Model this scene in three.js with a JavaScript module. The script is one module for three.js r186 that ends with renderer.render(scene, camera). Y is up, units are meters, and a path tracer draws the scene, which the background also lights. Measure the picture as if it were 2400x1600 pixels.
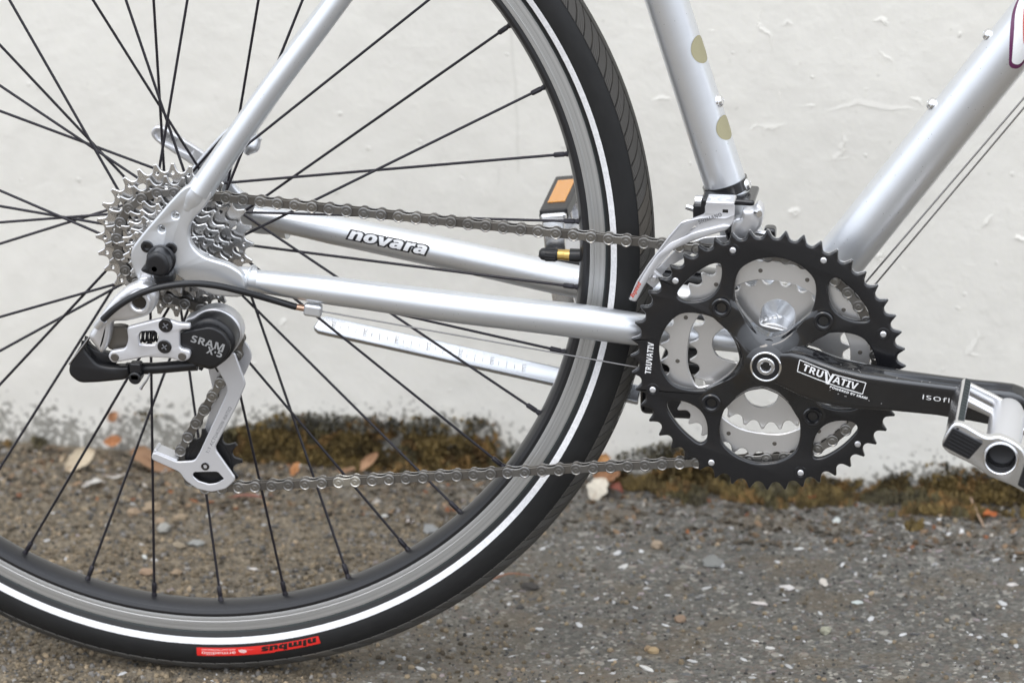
import * as THREE from 'three';
import { RoundedBoxGeometry } from 'three/addons/geometries/RoundedBoxGeometry.js';
import { TextGeometry } from 'three/addons/geometries/TextGeometry.js';
import { FontLoader } from 'three/addons/loaders/FontLoader.js';
import { mergeGeometries, toCreasedNormals, mergeVertices } from 'three/addons/utils/BufferGeometryUtils.js';

// ------------------------------------------------------------ camera, sky, sun, exposure
const scene = new THREE.Scene();
const camera = new THREE.PerspectiveCamera(8.504, 1024 / 682, 0.1, 300);
camera.position.set(0.31152, 1.41745, 3.13054);
camera.up.set(-0.042163, 0.940610, -0.336859);
camera.lookAt(0.31152 - 0.149987, 1.41745 - 0.339297, 3.13054 - 0.928645);
camera.focus = 3.31;
camera.userData.fStop = 7.5;
const renderer = new THREE.WebGLRenderer({ antialias: true });
renderer.toneMapping = THREE.LinearToneMapping;
renderer.toneMappingExposure = 1.0;
renderer.shadowMap.enabled = true;
renderer.shadowMap.type = THREE.PCFSoftShadowMap;
{ // pale overcast sky, a little brighter towards the zenith
  const W = 256, H = 128, d = new Float32Array(W * H * 4);
  for (let j = 0; j < H; j++) {
    const el = ((j + 0.5) / H - 0.5) * Math.PI, s = Math.max(0, Math.sin(el)), l = 3.0 * (1 + 2 * s) / 3;
    for (let i = 0; i < W; i++) {
      const a = (i / W) * Math.PI * 2, v = 1 + 0.05 * Math.sin(a * 3 + el * 5) + 0.04 * Math.sin(a * 7 - el * 9), k = (j * W + i) * 4;
      d[k] = l * v * 0.93; d[k + 1] = l * v * 0.985; d[k + 2] = l * v * 1.08; d[k + 3] = 1;
    }
  }
  const t = new THREE.DataTexture(d, W, H, THREE.RGBAFormat, THREE.FloatType);
  t.mapping = THREE.EquirectangularReflectionMapping; t.magFilter = THREE.LinearFilter; t.needsUpdate = true;
  scene.background = t; scene.environment = t;
}
const sun = new THREE.DirectionalLight(0xfff4e6, 0.7);
sun.position.set(-1.2, 3.2, 2.2); sun.target.position.set(-0.2, 0.2, 0);
sun.castShadow = true; sun.shadow.radius = 45; sun.shadow.mapSize.set(2048, 2048);
Object.assign(sun.shadow.camera, { left: -2, right: 2, top: 2, bottom: -2, near: 0.1, far: 12 });
scene.add(sun, sun.target);

// ------------------------------------------------------------ helpers (bicycle parts are drawn in millimetres from the crank axle)
const GROUND = 287, PI = Math.PI, V2 = THREE.Vector2, V3 = THREE.Vector3;
let seed = 12345;
const rnd = () => { seed = (Math.imul(seed, 1664525) + 1013904223) >>> 0; return seed / 4294967296; };
const rr = (a, b) => a + (b - a) * rnd();
const hash = (x, y, s = 0) => { let h = Math.imul(x, 374761393) ^ Math.imul(y, 668265263) ^ Math.imul(s, 1274126177); h = Math.imul(h ^ (h >>> 13), 1274126177); return ((h ^ (h >>> 16)) >>> 0) / 4294967296; };
const noise = (x, y, s = 0) => { const i = Math.floor(x), j = Math.floor(y), u = x - i, v = y - j, a = u * u * (3 - 2 * u), b = v * v * (3 - 2 * v);
  return (hash(i, j, s) * (1 - a) + hash(i + 1, j, s) * a) * (1 - b) + (hash(i, j + 1, s) * (1 - a) + hash(i + 1, j + 1, s) * a) * b; };
const fbm = (x, y, o = 4, s = 0) => { let r = 0, a = 0.5; for (let k = 0; k < o; k++, x *= 2.03, y *= 2.03, a *= 0.5) r += a * noise(x, y, s + k); return r; };
const ss = (a, b, x) => { const t = Math.min(1, Math.max(0, (x - a) / (b - a))); return t * t * (3 - 2 * t); };
const smooth = (g, a = 0.6) => toCreasedNormals(g, a);
function merge(list) {
  return mergeGeometries(list.map((g) => { const q = g.index ? g.toNonIndexed() : g; for (const n of Object.keys(q.attributes)) if (!['position', 'normal', 'uv'].includes(n)) q.deleteAttribute(n); return q; }));
}
function mesh(name, geo, mat, parent) {
  const o = new THREE.Mesh(geo, mat); o.name = name; o.castShadow = o.receiveShadow = true; parent.add(o); return o;
}
const toWorld = (g) => { g.translate(0, GROUND, 0); g.scale(0.001, 0.001, 0.001); return g; };
const part = (name, geo, mat, parent) => mesh(name, toWorld(Array.isArray(geo) ? merge(geo) : geo), mat, parent);
const group = (name, parent) => { const o = new THREE.Group(); o.name = name; parent.add(o); return o; };
const tag = (o, label, category, grp, kind) => { o.userData.label = label; o.userData.category = category; if (grp) o.userData.group = grp; if (kind) o.userData.kind = kind; return o; };
const used = {};
const numbered = (n) => { const k = (used[n] = (used[n] ?? -1) + 1); return k ? n + '_' + String(k).padStart(3, '0') : n; };

function lathe(profile, seg = 48, x = 0, y = 0, crease = 0.5) {           // profile of [radius, z]
  const g = new THREE.LatheGeometry(profile.map((p) => new V2(Math.max(p[0], 1e-4), p[1])), seg); g.rotateX(PI / 2); g.translate(x, y, 0);
  return crease ? smooth(g, crease) : g;
}
function cyl(x, y, z0, z1, r, seg = 28, c = 0.5) { return lathe([[0, z0], [r - c, z0], [r, z0 + c], [r, z1 - c], [r - c, z1], [0, z1]], seg, x, y); }
function ringz(x, y, z0, z1, r0, r1, seg = 36, c = 0.3) { return lathe([[r0, z0], [r1 - c, z0], [r1, z0 + c], [r1, z1 - c], [r1 - c, z1], [r0 + c, z1], [r0, z1 - c], [r0, z0]], seg, x, y); }
function rod(a, b, r, seg = 10, r2 = r) {
  const A = new V3(...a), B = new V3(...b), L = A.distanceTo(B), g = new THREE.CylinderGeometry(r2, r, L, seg, 1);
  g.translate(0, L / 2, 0); g.applyQuaternion(new THREE.Quaternion().setFromUnitVectors(new V3(0, 1, 0), B.clone().sub(A).normalize())); g.translate(A.x, A.y, A.z); return g;
}
function lrod(a, b, prof, seg = 20) {                                     // lathe along a line, profile of [radius, distance]
  const A = new V3(...a), B = new V3(...b), g = smooth(new THREE.LatheGeometry(prof.map((p) => new V2(Math.max(p[0], 1e-4), p[1])), seg), 0.5);
  g.applyQuaternion(new THREE.Quaternion().setFromUnitVectors(new V3(0, 1, 0), B.clone().sub(A).normalize())); g.translate(A.x, A.y, A.z); return g;
}
function sweep(pts, radii, n = 40, radial = 24, flat = 1) {               // tapered tube through points; flat squeezes it sideways (z)
  const c = new THREE.CatmullRomCurve3(pts.map((p) => new V3(...p)), false, 'centripetal'), fr = c.computeFrenetFrames(n, false), P = [], U = [], I = [];
  const up = new V3(0, 1, 0), L = c.getLength();
  for (let i = 0; i <= n; i++) {
    const u = i / n, p = c.getPointAt(u), t = fr.tangents[i], k = c.getUtoTmapping(u) * (radii.length - 1), a = Math.min(radii.length - 2, Math.floor(k)), r = radii[a] + (radii[a + 1] - radii[a]) * ss(0, 1, k - a);
    const side = new V3().crossVectors(t, Math.abs(t.y) > 0.97 ? new V3(1, 0, 0) : up).normalize(), nn = new V3().crossVectors(side, t).normalize();
    for (let j = 0; j <= radial; j++) { const w = (j / radial) * PI * 2, q = p.clone().addScaledVector(nn, Math.cos(w) * r).addScaledVector(side, Math.sin(w) * r * flat); P.push(q.x, q.y, q.z); U.push(u * L / 100, j / radial); }
  }
  for (let i = 0; i < n; i++) for (let j = 0; j < radial; j++) { const a = i * (radial + 1) + j, b = a + radial + 1; I.push(a, a + 1, b, b, a + 1, b + 1); }
  for (const e of [0, n]) { const p = c.getPointAt(e / n), m = P.length / 3; P.push(p.x, p.y, p.z); U.push(0, 0); for (let j = 0; j < radial; j++) { const a = e * (radial + 1) + j; e ? I.push(a, a + 1, m) : I.push(a + 1, a, m); } }
  const g = new THREE.BufferGeometry(); g.setAttribute('position', new THREE.Float32BufferAttribute(P, 3)); g.setAttribute('uv', new THREE.Float32BufferAttribute(U, 2)); g.setIndex(I); g.computeVertexNormals();
  return smooth(g, 0.9);
}
function poly(pts, r = 0) {                                               // polygon with rounded corners
  const s = new THREE.Shape(), n = pts.length;
  for (let i = 0; i < n; i++) {
    const p = new V2(...pts[i]), a = new V2(...pts[(i + n - 1) % n]).sub(p), b = new V2(...pts[(i + 1) % n]).sub(p), q = Math.min(r, a.length() * 0.45, b.length() * 0.45);
    const A = p.clone().addScaledVector(a.normalize(), q), B = p.clone().addScaledVector(b.normalize(), q);
    i ? s.lineTo(A.x, A.y) : s.moveTo(A.x, A.y);
    if (q > 0) s.quadraticCurveTo(p.x, p.y, B.x, B.y);
  }
  s.closePath(); return s;
}
function blob(pts, n = 60) { return new THREE.Shape(new THREE.CatmullRomCurve3(pts.map((p) => new V3(p[0], p[1], 0)), true, 'centripetal').getPoints(n).slice(0, -1).map((p) => new V2(p.x, p.y))); }
function hole(x, y, r, n = 20) { const p = new THREE.Path(); p.absarc(x, y, r, 0, PI * 2, true); return p; }
function plate(shape, z0, z1, bev = 0.4, seg = 10, crease = 0.6) {
  const t = Math.min(bev, (z1 - z0) / 2 - 0.01), g = new THREE.ExtrudeGeometry(shape, { depth: z1 - z0 - 2 * t, bevelEnabled: bev > 0, bevelThickness: t, bevelSize: t, bevelOffset: -t, bevelSegments: bev > 1 ? 3 : 1, curveSegments: seg });
  g.translate(0, 0, z0 + t); return smooth(g, crease);
}
function rbox(x, y, z, w, h, d, r = 1, rotz = 0) { const g = new RoundedBoxGeometry(w, h, d, 2, r); if (rotz) g.rotateZ(rotz); g.translate(x, y, z); return g; }
const rot2 = (p, a) => [p[0] * Math.cos(a) - p[1] * Math.sin(a), p[0] * Math.sin(a) + p[1] * Math.cos(a)];
function gear(N, { phase = 0, tip = 1.9, roller = 4.0, tipw = 0.9, cx = 0, cy = 0 } = {}) {
  const rp = 12.7 / (2 * Math.sin(PI / N)), s = new THREE.Shape(), pts = [];
  for (let i = 0; i < N; i++) {
    const a = phase + (i / N) * 2 * PI, h = PI / N, rt = rp + tip;           // a: middle of a gap
    pts.push([rt * Math.cos(a - h + tipw / rt), rt * Math.sin(a - h + tipw / rt)]);
    for (let k = -3; k <= 3; k++) { const w = a + PI + (-k / 3) * 1.15, px = rp * Math.cos(a) + roller * Math.cos(w), py = rp * Math.sin(a) + roller * Math.sin(w); pts.push([px, py]); }
    pts.push([rt * Math.cos(a + h - tipw / rt), rt * Math.sin(a + h - tipw / rt)]);
  }
  // the seat arc runs from one flank to the other, so keep it ordered by angle
  pts.forEach((p, i) => (i ? s.lineTo(p[0] + cx, p[1] + cy) : s.moveTo(p[0] + cx, p[1] + cy))); s.closePath(); return s;
}
const fontB = await new FontLoader().loadAsync('fonts/droid/droid_sans_bold.typeface.json');
const fontR = await new FontLoader().loadAsync('fonts/droid/droid_sans_regular.typeface.json');
function text(str, size, { font = fontB, depth = 0.25, wide = 1, slant = 0, gap = 0 } = {}) {      // starts at the origin, reads along +x
  let list = [], x = 0;
  for (const ch of str) {
    if (ch !== ' ') { const g = new TextGeometry(ch, { font, size, depth, curveSegments: 3, bevelEnabled: false }); g.translate(x, 0, 0); list.push(g); }
    x += ((font.data.glyphs[ch]?.ha ?? 600) * size) / font.data.resolution + gap;
  }
  const g = merge(list); g.applyMatrix4(new THREE.Matrix4().set(wide, slant, 0, 0, 0, 1, 0, 0, 0, 0, 1, 0, 0, 0, 0, 1)); g.userData.width = (x - gap) * wide; return g;
}
function place(g, o, ax, ay) { // put a flat drawing at o with its x along ax and its y near ay
  const X = new V3(...ax).normalize(), Z = new V3().crossVectors(X, new V3(...ay)).normalize(), Y = new V3().crossVectors(Z, X);
  g.applyMatrix4(new THREE.Matrix4().makeBasis(X, Y, Z).setPosition(...o)); return g;
}

// ------------------------------------------------------------ materials
const lin = (r, g, b) => new THREE.Color().setRGB(r, g, b);
const std = (c, rough, metal = 0, o = {}) => new THREE.MeshPhysicalMaterial({ color: lin(...c), roughness: rough, metalness: metal, ...o });
function dataTex(w, h, f, srgb = false, rx = 1, ry = 1) {
  const d = new Uint8Array(w * h * 4);
  for (let j = 0; j < h; j++) for (let i = 0; i < w; i++) { const v = f(i, j), k = (j * w + i) * 4; if (typeof v === 'number') d[k] = d[k + 1] = d[k + 2] = Math.max(0, Math.min(255, v * 255)); else for (let c = 0; c < 3; c++) d[k + c] = Math.max(0, Math.min(255, v[c] * 255)); d[k + 3] = 255; }
  const t = new THREE.DataTexture(d, w, h); t.wrapS = t.wrapT = THREE.RepeatWrapping; t.repeat.set(rx, ry); t.magFilter = THREE.LinearFilter; if (srgb) t.colorSpace = THREE.SRGBColorSpace; t.needsUpdate = true; return t;
}
const s8 = (v) => (v <= 0.0031308 ? v * 12.92 : 1.055 * Math.pow(v, 1 / 2.4) - 0.055);
const scuff = dataTex(256, 256, (i, j) => 0.45 + 0.5 * fbm(i / 20, j / 20, 4, 3) + (hash(i >> 1, j >> 1, 9) > 0.985 ? 0.2 : 0));
const grime = dataTex(256, 256, (i, j) => { const v = 0.75 + 0.35 * fbm(i / 14, j / 14, 4, 21); return [s8(v), s8(v * 0.985), s8(v * 0.96)]; }, true);
const speck = dataTex(512, 512, (i, j) => { const v = hash(i >> 1, j >> 1, 77) > 0.9994 ? 0.25 : 0.965 + 0.05 * fbm(i / 40, j / 40, 3, 78); return [s8(v), s8(v), s8(v)]; }, true);
const M = {
  paint: std([0.74, 0.76, 0.79], 0.37, 0.84, { clearcoat: 0.35, clearcoatRoughness: 0.15, map: speck }),
  bareWeld: std([0.72, 0.72, 0.73], 0.26, 0.95),
  polished: std([0.80, 0.80, 0.81], 0.2, 1),
  chrome: std([0.82, 0.82, 0.83], 0.1, 1),
  satin: std([0.70, 0.70, 0.715], 0.34, 0.75),
  alloyMatte: std([0.84, 0.84, 0.85], 0.3, 0.82, { map: grime }),
  stand: std([0.6, 0.63, 0.68], 0.32, 0.9, { map: grime, roughnessMap: scuff }),
  whiteAlloy: std([0.66, 0.66, 0.68], 0.4, 0.55, { clearcoat: 0.3, clearcoatRoughness: 0.3 }),
  cog: std([0.66, 0.655, 0.65], 0.36, 0.95, { roughnessMap: scuff }),
  cogDark: std([0.44, 0.435, 0.43], 0.38, 0.95, { roughnessMap: scuff }),
  steel: std([0.26, 0.255, 0.25], 0.33, 0.95),
  steelLight: std([0.55, 0.53, 0.48], 0.32, 0.95),
  steelBrown: std([0.165, 0.152, 0.135], 0.45, 0.85),
  black: std([0.0045, 0.0045, 0.0055], 0.16, 0, { clearcoat: 1, clearcoatRoughness: 0.04 }),
  blackSatin: std([0.009, 0.009, 0.0105], 0.28, 0, { clearcoat: 0.35, clearcoatRoughness: 0.15, roughnessMap: scuff }),
  plastic: std([0.0095, 0.0095, 0.011], 0.36, 0),
  rubber: std([0.02, 0.027, 0.027], 0.62, 0),
  spoke: std([0.022, 0.02, 0.026], 0.3, 0.3),
  rim: std([0.016, 0.016, 0.018], 0.34, 0.1, { clearcoat: 0.25, clearcoatRoughness: 0.3 }),
  brass: std([0.62, 0.42, 0.14], 0.3, 1),
  copper: std([0.55, 0.36, 0.26], 0.35, 1),
  reflex: std([0.86, 0.87, 0.9], 0.55, 0, { map: (() => { const t = grime.clone(); t.repeat.set(70, 0.3); return t; })() }),
  orange: std([0.66, 0.27, 0.03], 0.25, 0, { clearcoat: 0.5 }),
  white: std([0.78, 0.78, 0.78], 0.5, 0),
  ink: std([0.05, 0.05, 0.055], 0.5, 0),
  greyInk: std([0.27, 0.27, 0.27], 0.5, 0),
  inkGrey: std([0.16, 0.16, 0.17], 0.5, 0),
  red: std([0.55, 0.06, 0.02], 0.5, 0),
  tan: std([0.34, 0.31, 0.19], 0.6, 0),
  plum: std([0.10, 0.012, 0.07], 0.35, 0, { clearcoat: 0.5 }),
  wire: std([0.42, 0.41, 0.41], 0.3, 1),
};

// ------------------------------------------------------------ ground, wall
const TEX = 1.3;                                                          // metres covered by the ground texture
const sandMask = (x, z) => { const e = fbm(x * 7 + 5, z * 7 + 3, 3, 5) - 0.45; return 1 - ss(-0.13, 0.16, x + 0.36 + e * 0.55 + (z + 0.2) * -0.12); };
const mossTop = [[-0.9, 0.03], [-0.71, 0.03], [-0.668, 0.034], [-0.631, 0.018], [-0.6, 0.036], [-0.55, 0.034], [-0.516, 0.036], [-0.441, 0.043], [-0.385, 0.044], [-0.329, 0.046], [-0.285, 0.048], [-0.268, 0.03], [-0.235, 0.02], [-0.215, 0.008], [-0.19, 0.008], [-0.17, 0.024], [-0.126, 0.04], [-0.09, 0.03], [-0.071, 0.018], [-0.03, 0.014], [0.02, 0.01], [0.045, 0.016], [0.07, 0.026], [0.092, 0.032], [0.164, 0.029], [0.5, 0.03]];
const curve = (tb, x) => { for (let i = 1; i < tb.length; i++) if (x < tb[i][0]) { const a = tb[i - 1], b = tb[i], t = Math.max(0, (x - a[0]) / (b[0] - a[0])); return a[1] + (b[1] - a[1]) * t; } return tb[tb.length - 1][1]; };
const WALLZ = (x) => -0.430 + 0.03 * (x + 0.2);
{
  const N = 2048, sc = TEX / N, col = new Uint8Array(N * N * 4), hgt = new Uint8Array(N * N);
  // stones set in the binder: light and dark chips as small blobs
  const chipC = new Float32Array(N * N * 4);
  for (let k = 0; k < 9000; k++) {
    const cx = rnd() * N, cy = rnd() * N, big = rnd() < 0.06, r = big ? rr(3, 7.5) : rr(0.9, 3.2), el = rr(0.5, 1), a = rnd() * PI, q = rnd();
    const c = q < 0.24 ? [0.42, 0.42, 0.41] : q < 0.4 ? [0.26, 0.25, 0.23] : q < 0.62 ? [0.19, 0.165, 0.125] : q < 0.85 ? [0.075, 0.075, 0.076] : [0.125, 0.13, 0.13];
    const f = big ? rr(0.3, 0.6) : rr(0.5, 1), R = Math.ceil(r + 1), ca = Math.cos(a), sa = Math.sin(a);
    for (let y = -R; y <= R; y++) for (let x = -R; x <= R; x++) {
      const u = x * ca + y * sa, v = (-x * sa + y * ca) / el, ed = Math.hypot(u, v) - r * (0.8 + 0.4 * noise((u + cx) * 0.5, (v + cy) * 0.5, 2)); if (ed > 0.5) continue;
      const o = (((Math.floor(cy) + y + N) % N) * N + ((Math.floor(cx) + x + N) % N)) * 4, w = f * Math.min(1, 0.5 - ed);
      for (let m = 0; m < 3; m++) chipC[o + m] = c[m]; chipC[o + 3] = Math.max(0, w);
    }
  }
  const worley = (x, y, size, sd) => { // nearest and second nearest stone centre
    const gx = x / size, gy = y / size, ix = Math.floor(gx), iy = Math.floor(gy), n = Math.round(N / size); let f1 = 9, f2 = 9, id = 0;
    for (let b = -1; b <= 1; b++) for (let a = -1; a <= 1; a++) { const cx = (ix + a + n) % n, cy = (iy + b + n) % n, dx = ix + a + hash(cx, cy, sd) - gx, dy = iy + b + hash(cx, cy, sd + 1) - gy, d = dx * dx + dy * dy; if (d < f1) { f2 = f1; f1 = d; id = hash(cx, cy, sd + 2); } else if (d < f2) f2 = d; }
    return [Math.sqrt(f1), Math.sqrt(f2), id];
  };
  for (let j = 0; j < N; j++) for (let i = 0; i < N; i++) {
    const x = i * sc - 0.9, z = j * sc - 0.95, s = sandMask(x, z), n1 = fbm(i / 7, j / 7, 2, 11), n2 = fbm(i / 90, j / 90, 4, 12), fine = hash(i, j, 7), k = (j * N + i) * 4;
    const jx = i + 3 * (noise(i / 5, j / 5, 15) - 0.5), jz = j + 3 * (noise(i / 5, j / 5, 16) - 0.5), [a1, a2, id] = worley(jx, jz, 512 / 100, 101), [b1, b2, ib] = worley(jx, jz, 512 / 32, 111);
    let r = 0.112 + 0.05 * (n1 - 0.45) + 0.06 * (n2 - 0.45) + (fine - 0.5) * 0.04, h = 0.3 + 0.2 * n1; // binder
    const q = ss(0.06, 0.2, a2 - a1), tone = id < 0.07 ? 0.34 + id : id < 0.25 ? 0.2 : id < 0.62 ? 0.14 : 0.085; let warm = id > 0.25 && id < 0.45 ? 0.86 : 0.95;
    r += (tone * (0.85 + 0.3 * n1) - r) * q * 0.72; h += 0.28 * q * (1 - a1);
    if (ib < 0.24) { const qb = ss(0.12, 0.24, b2 - b1) * (b1 < 0.42 ? 1 : 0); const tb = ib < 0.06 ? 0.3 : ib < 0.14 ? 0.17 : 0.1; r += (tb * (0.8 + 0.4 * n1) - r) * qb * 0.85; h += 0.22 * qb; }
    let g = r * (warm - 0.01), b = r * (warm - 0.14);
    const sr = (0.1 + 0.16 * id) * (0.75 + 0.5 * n1) * (0.55 + 0.45 * q) + (fine - 0.5) * 0.06; // sandy grit
    r += (sr - r) * s; g += (sr * 0.81 - g) * s; b += (sr * 0.56 - b) * s;
    const br = ss(0.5, 0.66, fbm(i / 60, j / 60, 4, 14)) * 0.45 * (1 - s); r += (0.12 - r) * br; g += (0.092 - g) * br; b += (0.058 - b) * br;
    const w = chipC[k + 3] * 0.7; if (w > 0) { const mx = w * (1 - 0.4 * s); r += (chipC[k] - r) * mx; g += (chipC[k + 1] - g) * mx; b += (chipC[k + 2] - b) * mx; h += 0.15 * w; }
    col[k] = Math.min(255, s8(Math.max(0.012, r)) * 255); col[k + 1] = Math.min(255, s8(Math.max(0.012, g)) * 255); col[k + 2] = Math.min(255, s8(Math.max(0.01, b)) * 255); col[k + 3] = 255; hgt[j * N + i] = Math.min(255, h * 255);
  }
  const mk = (d, fmt, srgb) => { const t = new THREE.DataTexture(d, N, N, fmt); t.wrapS = t.wrapT = THREE.RepeatWrapping; t.magFilter = THREE.LinearFilter; if (srgb) t.colorSpace = THREE.SRGBColorSpace; t.needsUpdate = true; return t; };
  const gm = new THREE.MeshStandardMaterial({ map: mk(col, THREE.RGBAFormat, true), bumpMap: mk(hgt, THREE.RedFormat), bumpScale: 0.003, roughness: 0.9 });
  const axis = (a, b, step, far) => { const v = []; for (let f = far; f > 0.4; f /= 2.2) v.push(a - f); v.push(a - 0.15); for (let x = a; x <= b; x += step) v.push(x); v.push(b + 0.15); for (let f = 0.45; f < far * 2; f *= 2.2) v.push(b + f); return v; };
  const xs = axis(-0.78, 0.28, 0.004, 60), zs = axis(-0.47, 0.12, 0.004, 60), P = [], U = [], I = [];
  for (const z of zs) for (const x of xs) {
    const inside = ss(-0.78, -0.7, x) * ss(0.28, 0.2, x) * ss(0.12, 0.05, z) * ss(-0.47, -0.46, z), s = sandMask(x, z);
    P.push(x, inside * ((fbm(x * 60, z * 60, 3, 31) - 0.48) * (0.0035 + 0.003 * s) - 0.0006), z); U.push((x + 0.9) / TEX, (z + 0.95) / TEX);
  }
  for (let j = 0; j + 1 < zs.length; j++) for (let i = 0; i + 1 < xs.length; i++) { const a = j * xs.length + i, b = a + xs.length; I.push(a, b, a + 1, a + 1, b, b + 1); }
  const g = new THREE.BufferGeometry(); g.setAttribute('position', new THREE.Float32BufferAttribute(P, 3)); g.setAttribute('uv', new THREE.Float32BufferAttribute(U, 2)); g.setIndex(I); g.computeVertexNormals();
  const o = mesh('ground', g, gm, scene); o.userData = { kind: 'structure', label: 'old grey asphalt with light stone chips and brown grit', category: 'ground' };
}
{
  // painted wall: colour and relief of the low part are drawn in metres, 1.2 m wide and 0.6 m high
  const W = 2048, H = 1024, WX = 1.2, X0 = -0.85, cv = document.createElement('canvas'), cs = document.createElement('canvas');
  cv.width = cs.width = W; cv.height = cs.height = H;
  const px = (x) => ((x - X0) / WX) * W, py = (y) => H - (y / 0.6) * H, c = cv.getContext('2d'), st = cs.getContext('2d');
  c.fillStyle = '#000'; c.fillRect(0, 0, W, H); st.fillStyle = '#000'; st.fillRect(0, 0, W, H);
  const path = (ctx, pts, width, style) => { ctx.strokeStyle = style; ctx.lineWidth = width; ctx.lineCap = ctx.lineJoin = 'round'; ctx.beginPath(); pts.forEach((p, i) => { const x = px(p[0] / 1000), y = py(p[1] / 1000); i ? ctx.lineTo(x, y) : ctx.moveTo(x, y); }); ctx.stroke(); };
  const wob = (pts, a = 1.4) => { const o = []; for (let i = 0; i + 1 < pts.length; i++) for (let k = 0; k < 8; k++) { const t = k / 8; o.push([pts[i][0] + (pts[i + 1][0] - pts[i][0]) * t + (rnd() - 0.5) * a, pts[i][1] + (pts[i + 1][1] - pts[i][1]) * t + (rnd() - 0.5) * a]); } o.push(pts[pts.length - 1]); return o; };
  const flakes = [[[-4, 328], [8, 331], [22, 336], [36, 334], [46, 332], [63, 334], [74, 333]], [[-61, 317], [-52, 311], [-43, 312], [-34, 318]], [[-53, 417], [-58, 405], [-58, 395], [-50, 392], [-49, 391], [-46, 371]], [[-40, 398], [-34, 402], [-30, 399]], [[12, 316], [12, 305], [12, 294], [3, 287], [20, 290]], [[-42, 345], [-40, 335]], [[125, 234], [130, 240], [136, 249]], [[-147, 331], [-138, 333], [-128, 333]], [[123, 153], [125, 138], [118, 126], [128, 124]], [[-25, 366], [-22, 370]], [[-100, 392], [-92, 391]], [[-20, 332], [-10, 333]], [[60, 200], [66, 196]], [[90, 300], [97, 291], [99, 283]], [[40, 380], [52, 372]]];
  for (let k = 0; k < 30; k++) { const x = rr(-840, 340), y = rr(90, 580), n = 2 + Math.floor(rnd() * 3), p = [[x, y]]; for (let i = 0; i < n; i++) p.push([p[i][0] + rr(-6, 9), p[i][1] + rr(-5, 4)]); if (x > -190 || rnd() < 0.3) flakes.push(p); }
  const lifted = flakes.map((f) => wob(f));                              // edges of peeling paint, modelled further down
  for (let k = 0; k < 150; k++) { c.fillStyle = 'rgba(255,255,255,' + rr(0.2, 0.6).toFixed(2) + ')'; c.beginPath(); c.ellipse(rnd() * W, rnd() * H, rr(1.5, 4), rr(1, 3), rnd() * 3, 0, 7); c.fill(); }
  path(st, wob([[-262, 389], [-258, 327], [-257, 265]], 1), 4, 'rgba(110,110,110,0.3)'); path(st, wob([[-273, 268], [-274, 252]], 1), 2.5, 'rgba(110,110,110,0.3)');
  
  for (let k = 0; k < 60; k++) { st.fillStyle = 'rgba(130,130,130,' + rr(0.15, 0.7).toFixed(2) + ')'; st.beginPath(); const x = rnd() < 0.7 ? rr(-0.2, 0.3) : rr(-0.8, 0.3); st.ellipse(px(x), py(rr(0.06, 0.55)), rr(0.8, 3), rr(0.8, 3.5), rnd() * 3, 0, 7); st.fill(); }
  const hd = c.getImageData(0, 0, W, H).data, sd = st.getImageData(0, 0, W, H).data, col = new Uint8Array(W * H * 4), hgt = new Uint8Array(W * H);
  for (let j = 0; j < H; j++) for (let i = 0; i < W; i++) {
    const y = ((H - 1 - j) / H) * 0.6, x = X0 + (i / W) * WX, k = (j * W + i) * 4, o = ((H - 1 - j) * W + i);
    const n1 = fbm(i / 30, j / 30, 5, 41), n2 = fbm(i / 6, j / 6, 2, 43), n3 = fbm(i / 260, j / 260, 3, 45);
    let r = 0.785 + 0.06 * (n1 - 0.47) + 0.07 * (n3 - 0.45), g = r * 0.971, b = r * 0.893;
    const s = sd[k] / 255; r += (0.3 - r) * s; g += (0.29 - g) * s; b += (0.23 - b) * s;
    // mildew and dirt specks along the foot of the wall
    const top = curve(mossTop, x) - 0.004 + 0.018 * (fbm(i / 30, 3, 3, 47) - 0.45), q = (y - top) / 0.02, sp = fbm(i / 5, j / 5, 3, 49), m = ss(0, 0.16, sp - 0.43 - 0.24 * Math.max(-0.8, q)) * 0.85, mc = 0.15 + 0.17 * n2;
    r += (mc - r) * m; g += (mc * 0.95 - g) * m; b += (mc * 0.82 - b) * m;
    col[o * 4] = s8(r) * 255; col[o * 4 + 1] = s8(g) * 255; col[o * 4 + 2] = s8(b) * 255; col[o * 4 + 3] = 255;
    hgt[o] = Math.max(0, Math.min(255, 255 * (0.32 + 0.3 * (n1 - 0.5) + 0.07 * n2 + 0.4 * (hd[k] / 255) - 0.1 * m)));
  }
  const mk = (d, fmt, srgb) => { const t = new THREE.DataTexture(d, W, H, fmt); t.wrapS = THREE.MirroredRepeatWrapping; t.wrapT = THREE.ClampToEdgeWrapping; t.magFilter = THREE.LinearFilter; if (srgb) t.colorSpace = THREE.SRGBColorSpace; t.needsUpdate = true; return t; };
  const low = new THREE.MeshStandardMaterial({ map: mk(col, THREE.RGBAFormat, true), bumpMap: mk(hgt, THREE.RedFormat), bumpScale: 0.0026, roughness: 0.62 });
  const upMap = dataTex(512, 512, (i, j) => { const r = 0.775 + 0.05 * (fbm(i / 24, j / 24, 4, 61) - 0.47); return [s8(r), s8(r * 0.971), s8(r * 0.893)]; }, true);
  const high = new THREE.MeshStandardMaterial({ map: upMap, bumpMap: dataTex(512, 512, (i, j) => fbm(i / 20, j / 20, 4, 63)), bumpScale: 0.0008, roughness: 0.62 });
  const wall = group('building_wall', scene); tag(wall, 'white painted concrete wall with peeling paint and dirty mossy foot', 'wall');
  wall.position.set(-0.2, 0, -0.430); wall.rotation.y = -Math.atan(0.03);
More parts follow.
